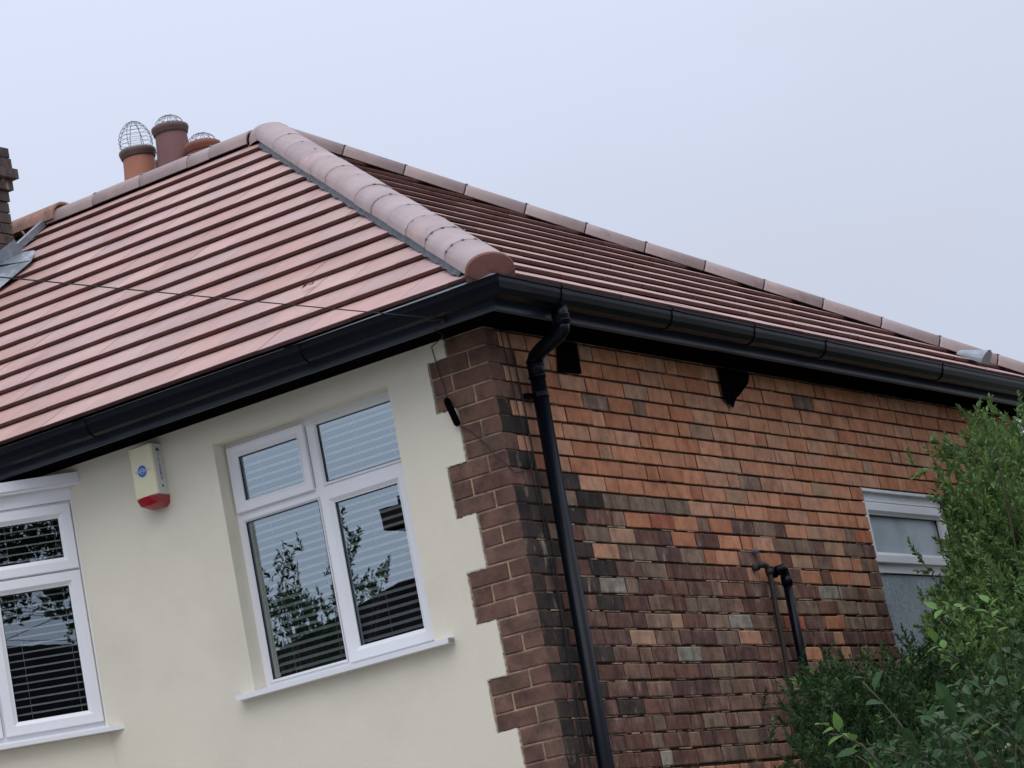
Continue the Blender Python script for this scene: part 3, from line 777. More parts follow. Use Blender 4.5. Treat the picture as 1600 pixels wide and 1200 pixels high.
# ------------------------------------------------------------------ windows
def ring(mb, u0, u1, z0, z1, prof, mi=0):
    """prof: list of (inset, y)"""
    n = len(prof); vs = []
    for (cu, cz) in ((0,0),(1,0),(1,1),(0,1)):
        for t, y in prof: vs.append(((u1-t) if cu else (u0+t), y, (z1-t) if cz else (z0+t)))
    fs = []
    for c in range(4):
        d = (c+1) % 4
        for k in range(n-1): fs.append((c*n+k, d*n+k, d*n+k+1, c*n+k+1))
    mb.add(vs, fs, mi)
def sashprof(w_, yf, yg): return [(0, yg+.02), (0, yf+.004), (.003, yf), (w_-.019, yf), (w_-.004, yf+.013), (w_, yf+.014), (w_, yg+.02)]
def beadprof(w_, yf, yg): return [(0, yf+.004), (.0, yf), (w_*.5, yf+.001), (w_, yf+.010), (w_, yg+.02)]
def wmake(name, parent, mx, m, fn, smooth=False):
    mb = MB(); fn(mb); o = mb.build(name, m, parent); o.matrix_basis = mx; return o
def seal_fn(u0, u1, z0, z1, y):
    def fn(mb): ring(mb, u0-.001, u1+.001, z0-.001, z1+.001, [(0, y-.004), (.0035, y-.0045), (.0035, y+.002)])
    return fn
def pane(parent, mx, u0, u1, z0, z1, y, m):
    return wmake('pane', parent, mx, m, lambda mb: mb.add([(u0,y,z0),(u1,y,z0),(u1,y,z1),(u0,y,z1)], [(0,1,2,3)]))
# front window: (house > window > frame, sash, pane, sill)
WM = Matrix.Translation((0, 0, ZB))
win = wmake('window', house, WM, M_UPVC, lambda mb: ring(mb, -1.4735, -.5115, -.845, .2675, [(0,.13),(0,.083),(.035,.083),(.035,.13)]))
def fr(mb):
    mb.box(-1.0275, -.9835, .0835, .13, -.81, .2325); mb.box(-1.4385, -1.0275, .0838, .13, -.088, -.044); mb.box(-.9835, -.5465, .0838, .13, -.088, -.044)
wmake('mullion', win, WM, M_UPVC, fr)
s1 = wmake('sash', win, WM, M_UPVC, lambda mb: ring(mb, -1.462, -1.033, -.053, .246, sashprof(.050, .066, .095)))
s2 = wmake('sash', win, WM, M_UPVC, lambda mb: ring(mb, -1.007, -.548, -.822, -.070, sashprof(.061, .066, .095)))
wmake('glazing_bead', win, WM, M_UPVC2, lambda mb: (ring(mb, -.9855, -.540, -.046, .236, beadprof(.013, .078, .095)), ring(mb, -1.4475, -1.020, -.812, -.084, beadprof(.013, .078, .095))))
for (u0, u1, z0, z1) in ((-1.412,-1.083,-.003,.196), (-.9725,-.553,-.033,.223), (-1.4345,-1.033,-.799,-.097), (-.946,-.609,-.761,-.131)):
    wmake('gasket', win, WM, M_SEAL, seal_fn(u0, u1, z0, z1, .092)); pane(win, WM, u0, u1, z0, z1, .096, M_GLASS)
b = MB()
b.add([(-1.545,-.052,-.868),(-.418,-.052,-.868),(-.418,-.052,-.846),(-1.545,-.052,-.846),(-1.545,.0,-.838),(-.418,.0,-.838),(-1.545,0,-.868),(-.418,0,-.868),
       (-1.4735,.10,-.832),(-.5115,.10,-.832),(-1.4735,0,-.838),(-.5115,0,-.838)],
      [(0,1,2,3),(3,2,5,4),(0,6,7,1),(0,3,4,6),(1,7,5,2),(10,11,9,8)])
o = b.build('sill', M_UPVC, win); o.matrix_basis = WM
b = MB(); b.box(-.4195,-.413,-.050,-.012,-.866,-.848); o = b.build('sill_end_cap', M_LEAD, win); o.matrix_basis = WM
wmake('window_handle', win, WM, M_UPVC2, lambda mb: mb.box(-1.29,-1.19,.118,.125,-.02,-.005))

# bay window at the far left: canted facet
ANG = D2R(43); tb = Vector((math.cos(ANG), math.sin(ANG), 0)); nin = Vector((-math.sin(ANG), math.cos(ANG), 0))
BMX = Matrix((tb, nin, Vector((0,0,1)))).transposed().to_4x4(); BMX.translation = Vector((-2.279, 0, ZB))
bay = wmake('bay_window', house, BMX, M_UPVC, lambda mb: (mb.box(-1.0, -.001, .030, .075, -.815, -.7905), mb.box(-1.0, -.001, .030, .075, .2165, .229), mb.box(-.038, -.001, .030, .075, -.79, .216),
            mb.box(-.484,-.474,.030,.075,-.79,.216), mb.box(-1.0,-.965,.030,.075,-.79,.216), mb.box(-.474,-.038,.030,.075,-.095,-.0865), mb.box(-.965,-.484,.030,.075,-.095,-.0865)))
wmake('corner_trim', bay, BMX, M_UPVC, lambda mb: (mb.box(-.034, .052, .018, .0285, -.815, .229),))
wmake('bay_header', bay, BMX, M_UPVC, lambda mb: (mb.box(-1.0, .018, -.030, .06, .300, .345), mb.box(-1.0, .016, -.022, .06, .289, .2995), mb.box(-1.0, -.026, .016, .06, .2295, .2885)))
for (a0, a1) in ((-.474,-.040), (-.964,-.486)):
    for (c0, c1) in ((-.086,.216), (-.790,-.0955)):
        wmake('sash', bay, BMX, M_UPVC, lambda mb: ring(mb, a0, a1, c0, c1, sashprof(.060, .010, .045)))
        wmake('gasket', bay, BMX, M_SEAL, seal_fn(a0+.060, a1-.060, c0+.060, c1-.060, .042))
        pane(bay, BMX, a0+.060, a1-.060, c0+.060, c1-.060, .046, M_GLASSB)
wmake('bay_sill', bay, BMX, M_UPVC, lambda mb: (mb.box(-1.02, .046, -.045, .05, -.845, -.8265), mb.box(-1.0, -.022, -.006, .05, -.826, -.8155)))
b = MB(); p0 = Vector((-2.279, 0, 0)); p1 = p0 - tb*1.0; p2 = p1+Vector((-1.5, 0, 0)); p3 = Vector((p2.x, .1, 0)); pw = p0+nin*.04
q = [p0-nin*-.012+tb*.02, p1+nin*.012, p2, p3]
for z0, z1 in ((0, ZB-.846),):
    for i in range(3): b.add([(q[i].x,q[i].y,z0),(q[i+1].x,q[i+1].y,z0),(q[i+1].x,q[i+1].y,z1),(q[i].x,q[i].y,z1)], [(0,1,2,3)])
b.add([(v.x, v.y, ZB-.846) for v in q], [(0,1,2,3)])
b.build('bay_wall', M_RENDER, house)
b = MB(); b.add([(v.x, v.y, ZB+.346) for v in q], [(0,1,2,3)]); b.add([(q[1].x,q[1].y,ZB-.846),(q[2].x,q[2].y,ZB-.846),(q[2].x,q[2].y,ZB+.346),(q[1].x,q[1].y,ZB+.346)], [(0,1,2,3)])
b.build('bay_lid', M_UPVC, house)
# side window, frosted
SM = Matrix(((0,-1,0,0),(1,0,0,0),(0,0,1,ZB),(0,0,0,1)))     # local x -> +Y, local y -> -X (into the wall)
sw = wmake('frosted_window', house, SM, M_UPVC, lambda mb: (ring(mb, SY0+.002, SY1-.002, SZ0, -.212, [(0,.10),(0,.035),(.032,.035),(.032,.10)]), mb.box(SY0+.034, SY1-.034, .0355, .09, -.588, -.540)))
wmake('frame_head', sw, SM, M_UPVC, lambda mb: (mb.box(SY0+.002, SY1-.002, .006, .09, -.166, -.152), mb.box(SY0+.002, SY1-.002, .030, .09, -.2105, -.1665)))
wmake('sash', sw, SM, M_UPVC, lambda mb: ring(mb, SY0+.012, SY1-.014, -.540, -.224, sashprof(.058, .014, .05)))
wmake('gasket', sw, SM, M_SEAL, seal_fn(SY0+.070, SY1-.072, -.482, -.282, .047))
wmake('gasket', sw, SM, M_SEAL, seal_fn(SY0+.035, SY1-.035, SZ0+.04, -.590, .047))
pane(sw, SM, SY0+.070, SY1-.072, -.482, -.282, .050, M_FROST)
pane(sw, SM, SY0+.034, SY1-.034, SZ0+.03, -.589, .050, M_FROSTL)
wmake('sill', sw, SM, M_UPVC, lambda mb: mb.box(SY0-.03, SY1+.03, -.03, .09, SZ0-.03, SZ0-.001))

# venetian blinds (things of their own, hanging behind the panes)
def blind(label, mx, u0, u1, z0, z1, y, pitch, tilt, cords, wd=.026):
    bl = empty('venetian_blind', label, 'blind', mx @ Vector(((u0+u1)/2, y, z0)))
    n = int((z1-z0)/pitch)
    mb = MB(); mb.box(u0, u1, y-.018, y+.018, z1, z1+.022); o = mb.build('head_rail', M_SLAT, bl)
    def setm(o): o.matrix_parent_inverse = bl.matrix_basis.inverted(); o.matrix_basis = mx
    setm(o)
    c, s_ = math.cos(tilt), math.sin(tilt); h = wd/2
    pr = [(-h*c, -h*s_), (-h*.4*c, -h*.4*s_+.0018), (h*.4*c, h*.4*s_+.0018), (h*c, h*s_)]
    vs = [(u, yy, zz) for u in (u0, u1) for yy, zz in pr]; vs += [(u, yy, zz-.0006) for u, yy, zz in vs]
    fs = [(0,1,5,4),(1,2,6,5),(2,3,7,6),(8,12,13,9),(9,13,14,10),(10,14,15,11),(0,4,12,8),(3,11,15,7)]
    me = bpy.data.meshes.new('slat'); me.from_pydata(vs, [], fs); me.materials.append(M_SLAT); me.update()
    for k in range(n+1):
        o = _link('slat', me, None); o.parent = bl; setm(o)
        o.matrix_basis = mx @ Matrix.Translation((0, y, z1-pitch*(k+.6)+(rnd.random()-.5)*.0012)) @ Matrix.Rotation((rnd.random()-.5)*.003, 4, 'Y')
    for cu in cords:
        mb = MB(); mb.tube([(cu, y-.004, z1), (cu, y-.004, z1-pitch*(n+.6))], .0011, 5); o = mb.build('cord', M_CORD, bl); setm(o)
    return bl
blind('white slatted blind behind the wide front window beside the dark brick corner', WM, -1.415, -.545, -.80, .215, .128, .0345, D2R(34), (-1.33,-1.08,-.80,-.62), .030)
blind('thin white slatted blind in the bay window at the left edge', BMX, -.43, -.080, -.76, .19, .085, .0345, D2R(24), (-.345,-.125), .025)
blind('thin white slatted blind in the outer light of the bay window', BMX, -.93, -.52, -.76, .19, .085, .0345, D2R(24), (-.84,-.60), .025)

# ------------------------------------------------------------------ alarm box
al = empty('alarm_box', 'cream burglar alarm box with blue badge and red lens on cream wall', 'alarm box', (-1.814, -.005, ZB+.10))
def rbox(mb, x0, x1, y0, y1, z0, z1, ch):
    for (a, c) in ((0, 0),):
        ring_ = []
        for z, e in ((z0, ch), (z0+ch, 0), (z1-ch, 0), (z1, ch)):
            ring_.append([(x0+e,y1,z),(x0+e,y0+ch,z),(x0+e+ch,y0+e,z),(x1-e-ch,y0+e,z),(x1-e,y0+e+ch,z),(x1-e,y1,z)])
        vs = [v for r_ in ring_ for v in r_]; fs = []
        for i in range(3):
            for k in range(5): fs.append((i*6+k, i*6+k+1, (i+1)*6+k+1, (i+1)*6+k))
        fs += [tuple(range(6))[::-1], tuple(range(18, 24))]
        mb.add(vs, fs)
b = MB(); rbox(b, -1.880, -1.750, -.086, -.005, ZB+.108, ZB+.345, .006); cover = b.build('cover', M_BOX, al)
b = MB(); b.box(-1.7502, -1.7490, -.078, -.008, ZB+.112, ZB+.338); b.build('side_label_panel', M_BOXS, al)
# red lens: faceted boat shape under the cover
b = MB(); zt = ZB+.107
vs = [(-1.879,-.005,zt),(-1.879,-.080,zt),(-1.868,-.0855,zt),(-1.815,-.0855,zt+.010),(-1.762,-.0855,zt),(-1.751,-.080,zt),(-1.751,-.005,zt),
      (-1.874,-.006,zt-.030),(-1.872,-.070,zt-.028),(-1.862,-.076,zt-.031),(-1.815,-.080,zt-.036),(-1.768,-.076,zt-.031),(-1.757,-.068,zt-.030),(-1.755,-.006,zt-.032),
      (-1.855,-.008,zt-.046),(-1.850,-.045,zt-.044),(-1.842,-.052,zt-.046),(-1.815,-.055,zt-.052),(-1.788,-.052,zt-.048),(-1.776,-.045,zt-.046),(-1.772,-.008,zt-.048)]
fs = [(i, i+1, i+8, i+7) for i in range(6)]+[(i, i+1, i+8, i+7) for i in range(7, 13)]+[(14,15,16,17,18,19,20)]
b.add(vs, fs); b.build('lens', M_LENS, al)
cx, cz = -1.818, ZB+.228
def disc(r, y, m, name, x=cx, z=cz, rin=0):
    mb = MB(); n = 28; vs = [(x+r*math.cos(6.2832*k/n), y, z+r*1.05*math.sin(6.2832*k/n)) for k in range(n)]
    if rin:
        vs += [(x+rin*math.cos(6.2832*k/n), y, z+rin*1.05*math.sin(6.2832*k/n)) for k in range(n)]
        mb.add(vs, [(k, (k+1) % n, n+(k+1) % n, n+k) for k in range(n)])
    else: mb.add(vs, [tuple(range(n))])
    return mb.build(name, m, al)
disc(.0270, -.0866, M_SILV, 'badge'); disc(.0245, -.0872, M_BLUE, 'badge_disc'); disc(.014, -.0876, M_SILV, 'badge_ring', rin=.011)
TM = lambda x, z, y: Matrix.Translation((x, y, z)) @ Matrix.Rotation(D2R(90), 4, 'X')
text_mesh('GUARD', .019, TM(cx, cz+.001, -.0880), M_SILV, 'badge_lettering', al, sx=1.0)
b = MB(); b.box(cx-.043, cx-.026, -.0868, -.0863, cz+.001, cz+.0045); b.box(cx-.040, cx-.026, -.0868, -.0863, cz-.0035, cz-.001); b.build('badge_wing', M_SILV, al)
disc(.0065, -.0872, M_SILV, 'badge_letter', x=cx+.043, rin=.0045)
for k, ch in enumerate('MILLERS'):
    mx = Matrix(((0,0,1,-1.7484),(1,0,0,-.044),(0,1,0,ZB+.312-.0215*k),(0,0,0,1)))
    text_mesh(ch, .023 if k else .027, mx, M_BLUED, 'side_letter', al, sx=1.2)
b = MB(); b.box(-1.7490, -1.7482, -.051, -.041, ZB+.142, ZB+.152); b.build('keyhole', M_SEAL, al)

# ------------------------------------------------------------------ wires, clip, waste pipes
def sag(a, c, n, s_): 
    a = Vector(a); c = Vector(c); return [a.lerp(c, k/n)-Vector((0,0,s_*4*(k/n)*(1-k/n))) for k in range(n+1)]
PA = Vector((-.054, -.218, ZB+.404)); dv = Vector((.058,-3.0,ZB+.228))-PA
b = MB(); b.tube(sag(PA, PA+dv*1.0+dv*7.0+Vector((0,0,.25)), 60, .06), .0026, 6); 
tag(b.build('telephone_line', M_CABLE), 'thin black telephone line crossing the front roof slope to the corner eaves', 'cable')
b = MB(); b.obox(PA+Vector((0,.012,0)), (.012,0,0), (0,.012,0), (0,0,.014)); b.tube([PA, PA+Vector((-.04,-.03,.0))], .005, 6); b.build('line_bracket', M_IRON, house)
W = lambda x, y, z: (x, y, ZB+z)
b = MB(); b.tube([W(-.085,-.214,.40),W(-.10,-.212,.372),W(-.13,-.10,.364),W(-.255,-.012,.36),W(-.25,-.010,.30),W(-.236,-.010,.20),W(-.222,-.012,.115)], .0022, 5)
b.tube([W(-.190,-.014,.0),W(-.150,-.010,-.03),W(-.09,-.010,-.10),W(-.045,-.009,-.17),W(-.006,-.008,-.215),W(.009,.02,-.25),W(.010,.14,-.24),W(.010,.185,-.18)], .0022, 5)
b.build('drop_wire', M_CABLE, house)
b = MB(); b.tube([W(-.224,-.022,.125),W(-.222,-.024,.115),W(-.193,-.024,.008),W(-.190,-.022,0)], [.010,.0145,.0145,.008], 12); b.build('cable_joint', M_SOFFIT, house, smooth=True)
b = MB(); b.tube([W(.009,.170,.372)]+[W(.009, .189+.006*math.sin(k*1.3)+(-.005 if k > 5 else .004)*k*.6, .25-.17*k) for k in range(0,25)], .0034, 6)
b.tube([W(.008,.125,.372),W(.008,.135,.2),W(.008,.150,-.1),W(.008,.172,-.45),W(.008,.165,-.9),W(.008,.12,-1.4),W(.008,.10,-2.4)], .0024, 5)
b.build('wall_cable', M_CABLE, house)
b = MB(); b.tube([W(-.012,2.128,-.632),W(.040,2.128,-.632)], .027, 14); b.tube([W(.040,2.128,-.632),W(.052,2.135,-.626),W(.060,2.155,-.622),W(.060,2.172,-.628),W(.060,2.178,-.66),W(.060,2.180,-.70)], .023, 14)
b.tube([W(.060,2.179,-.66),W(.060,2.179,-.70)], .027, 14); b.tube([W(.060,2.180,-.69),W(.060,2.166,-1.10),W(.060,2.16,-3.9)], .0225, 14)
wp = b.build('waste_pipe', M_BLACK, house, smooth=True)
b = MB(); b.box(0,.05,2.14,2.20,ZB-1.6,ZB-1.59); b.build('pipe_clip', M_BLACK, wp)
b = MB(); b.tube([W(-.012,1.985,-.608),W(.028,1.985,-.608)], .017, 12); b.tube([W(.028,1.985,-.608),W(.036,1.995,-.600),W(.040,2.02,-.598),W(.040,2.045,-.606),W(.040,2.055,-.64),W(.040,2.058,-.67),W(.040,2.028,-1.22),W(.040,2.01,-3.9)], .0125, 12)
b.tube([W(.040,2.050,-.62),W(.040,2.056,-.645)], .0155, 12); b.build('overflow_pipe', M_IRON, house, smooth=True)
b = MB(); b.tube([W(-.012,2.02,-.525),W(.018,2.02,-.528)], .013, 10); b.tube([W(.018,2.02,-.528),W(.022,2.028,-.540)], [.009,.004], 8); b.lathe(W(.0,2.02,-.53), [(.0,0),(.0,.001)], 4); b.build('pipe_stub', M_LEAD, house)
b = MB(); vs = []; 
for k in range(11):
    a = math.pi*k/10; vs.append((.065*math.cos(a), .085*math.sin(a)))
mxv = FS @ Matrix.Translation((5.05+.13, .17, 0))
f0 = [mxv @ Vector((u, 0, .005+v)) for u, v in vs]; f1 = [mxv @ Vector((u*1.0, .16, .005+v*.35)) for u, v in vs]
b.add(f0+f1, [tuple(range(11))]+[(k, k+1, 12+k, 11+k) for k in range(10)]); b.build('roof_vent', M_LEAD, house, smooth=False)
# a dead leaf curled on the tiles, a tile chip below it
c = on_slope(-1.0, .262, -.004); b = MB()
b.add([c+Vector((-.035,-.012,.006)), c+Vector((-.012,-.016,.022)), c+Vector((.010,-.006,.012)), c+Vector((.034,.004,.03)), c+Vector((-.006,.014,.026)), c+Vector((.012,.018,.020))],
      [(0,1,4),(1,2,5,4),(2,3,5)]); lf = b.build('fallen_leaf', M_CAP); tag(lf, 'small curled red-brown leaf lying on the front roof tiles', 'leaf')

# ------------------------------------------------------------------ neighbour's roof
nb = empty('neighbouring_house', 'attached neighbouring house with old mossy roof and weathered terracotta ridge, left edge', 'house', (-4.6, 2.8, 0))
b = MB(); b.box(-9.0, XL-.03, .02, YB, 0, ZB+.37); b.build('wall', M_RENDER, nb)
b = MB()
for i in range(30):
    s0 = i*LS/30
    b.add([FF @ Vector(v) for v in ((-9.0,s0,-.02),(XL-.045,s0,-.02),(XL-.045,s0+.16,-.045),(-9.0,s0+.16,-.045),(-9.0,s0,-.035),(XL-.045,s0,-.035))], [(0,1,2,3),(4,5,1,0)])
b.build('roof', M_OLDTILE, nb)
b = MB(); b.add([(-9.0,5.88,ZE-.05),(XL-.04,5.88,ZE-.05),(XL-.04,AP.y,AP.z-.03),(-9.0,AP.y,AP.z-.03)], [(0,1,2,3)]); b.build('rear_roof', M_OLDTILE, nb)
m = axis_frame(Vector((XL+.07, AP.y+.02, AP.z-.045)), Vector((-9, AP.y+.02, AP.z-.045)))
me = arch_mesh(.42, .125, .115, M_OLDRIDGE, grow=.006)
for k in range(9): place('ridge_tile', me, nb, m @ Matrix.Translation((k*.432, 0, (rnd.random()-.5)*.01)) @ Matrix.Rotation((rnd.random()-.5)*.03, 4, 'Y'))

# ------------------------------------------------------------------ vegetation
def leaf_arrays(P, D, Nn, L_, W_, fold=.25):
    """P base, D direction, Nn normal, all (n,3); returns verts (n*5,3), tris"""
    n = len(P); R = np.cross(D, Nn); R /= np.linalg.norm(R, axis=1, keepdims=True)+1e-9
    L_ = L_[:, None]; W_ = W_[:, None]
    v = np.empty((n, 7, 3))
    v[:,0] = P; v[:,1] = P+D*L_*.30+R*W_*.44+Nn*W_*fold; v[:,2] = P+D*L_*.30-R*W_*.44+Nn*W_*fold
    v[:,3] = P+D*L_*.66+R*W_*.42+Nn*W_*fold*.9; v[:,4] = P+D*L_*.66-R*W_*.42+Nn*W_*fold*.9
    v[:,5] = P+D*L_-Nn*L_*.06; v[:,6] = P+D*L_*.48
    t = np.array([(0,1,6),(0,6,2),(1,3,6),(2,6,4),(3,5,6),(4,6,5)])
    f = (np.arange(n)[:, None, None]*7 + t[None]).reshape(-1, 3)
    return v.reshape(-1, 3), f
def mesh_np(name, v, f, mats, mi=None, parent=None):
    me = bpy.data.meshes.new(name); me.vertices.add(len(v)); me.vertices.foreach_set('co', v.astype(np.float32).ravel())
    me.loops.add(f.size); me.loops.foreach_set('vertex_index', f.astype(np.int32).ravel())
    me.polygons.add(len(f)); me.polygons.foreach_set('loop_start', np.arange(0, f.size, 3, dtype=np.int32))
    for m in mats: me.materials.append(m)
    if mi is not None: me.polygons.foreach_set('material_index', mi.astype(np.int32))
    me.update(calc_edges=True); return link(name, me, parent)
rng = np.random.default_rng(7)
def norm(a): return a/(np.linalg.norm(a, axis=-1, keepdims=True)+1e-9)
def foliage(name, C, parent, rad, nspr, nleaf, ll, lw, slen, upb, mats, pnew, centre, twig=M_TWIG, spread=.9):
    C = np.array(C, float); k = len(C)
    base = np.repeat(C, nspr, 0) + rng.normal(0, 1, (k*nspr, 3))*rad*.5
    outw = norm(base - np.array(centre)); outw[:, 2] *= .5
    D = norm(outw*.55 + np.array([0,0,upb]) + rng.normal(0, .42, base.shape))
    Ls = slen*rng.uniform(.6, 1.25, len(base))
    ns = len(base); t = (np.arange(nleaf)+.5)/nleaf
    t = np.broadcast_to(t, (ns, nleaf))
    a1 = norm(np.cross(D, rng.normal(0, 1, D.shape))); a2 = np.cross(D, a1)
    ph = np.arange(nleaf)*2.39996 + rng.uniform(0, 6.28, (ns, 1))
    rad_ = a1[:, None]*np.cos(ph)[..., None] + a2[:, None]*np.sin(ph)[..., None]
    P = base[:, None] + D[:, None]*(Ls[:, None]*t)[..., None]
    k2 = (spread*(1-t*.55))[..., None]
    LD = norm(D[:, None]*(1-.25*k2) + rad_*k2 + rng.normal(0, .16, P.shape))
    NN = norm(np.cross(np.cross(LD, D[:, None]+1e-3), LD) + rng.normal(0, .25, P.shape))
    LL = ll*rng.uniform(.7, 1.25, (ns, nleaf))*(1-.35*t); WW = LL*lw/ll*rng.uniform(.85, 1.15, (ns, nleaf))
    new = (rng.random(ns) < pnew)
    mi = np.where((t > .45) & new[:, None], 1, 0)
    v, f = leaf_arrays(P.reshape(-1,3), LD.reshape(-1,3), NN.reshape(-1,3), LL.ravel(), WW.ravel())
    o = mesh_np(name, v, f, mats, np.repeat(mi.ravel(), 6), parent); tag(o, kind='stuff')
    # stems of the sprigs: thin three-sided prisms
    e = base + D*Ls[:, None]*.95; r0 = .0016; q = []
    for a in (0, 2.094, 4.189): q.append(a1*math.cos(a)+a2*math.sin(a))
    V = np.stack([base+q[0]*r0, base+q[1]*r0, base+q[2]*r0, e+q[0]*r0*.5, e+q[1]*r0*.5, e+q[2]*r0*.5], 1).reshape(-1, 3)
    t3 = np.array([(0,1,4),(0,4,3),(1,2,5),(1,5,4),(2,0,3),(2,3,5)])
    F = (np.arange(ns)[:, None, None]*6+t3[None]).reshape(-1, 3)
    so = mesh_np('twig', V, F, [twig], None, parent); tag(so, kind='stuff')
    return o
def branches(parent, root, C, fork, r0, every=2, rb=None):
    rb = rb or r0*.35
    b = MB(); root = Vector(root)
    b.tube([root, root+Vector((.02,.01,fork*.5)), root+Vector((0,.03,fork))], [r0, r0*.8, r0*.62], 9); b.build('trunk', M_BARK, parent, smooth=True)
    b = MB(); top = root+Vector((0,.03,fork))
    for i, c in enumerate(C[::every]):
        c = Vector(c); mid = top.lerp(c, .5)+Vector((rnd.uniform(-.08,.08), rnd.uniform(-.08,.08), .10))
        st = root.lerp(top, rnd.uniform(.6, 1))
        b.tube([st, mid, c], [rb, rb*.6, .004], 5)
    tag(b.build('branch', M_BARK, parent, smooth=True), kind='stuff')
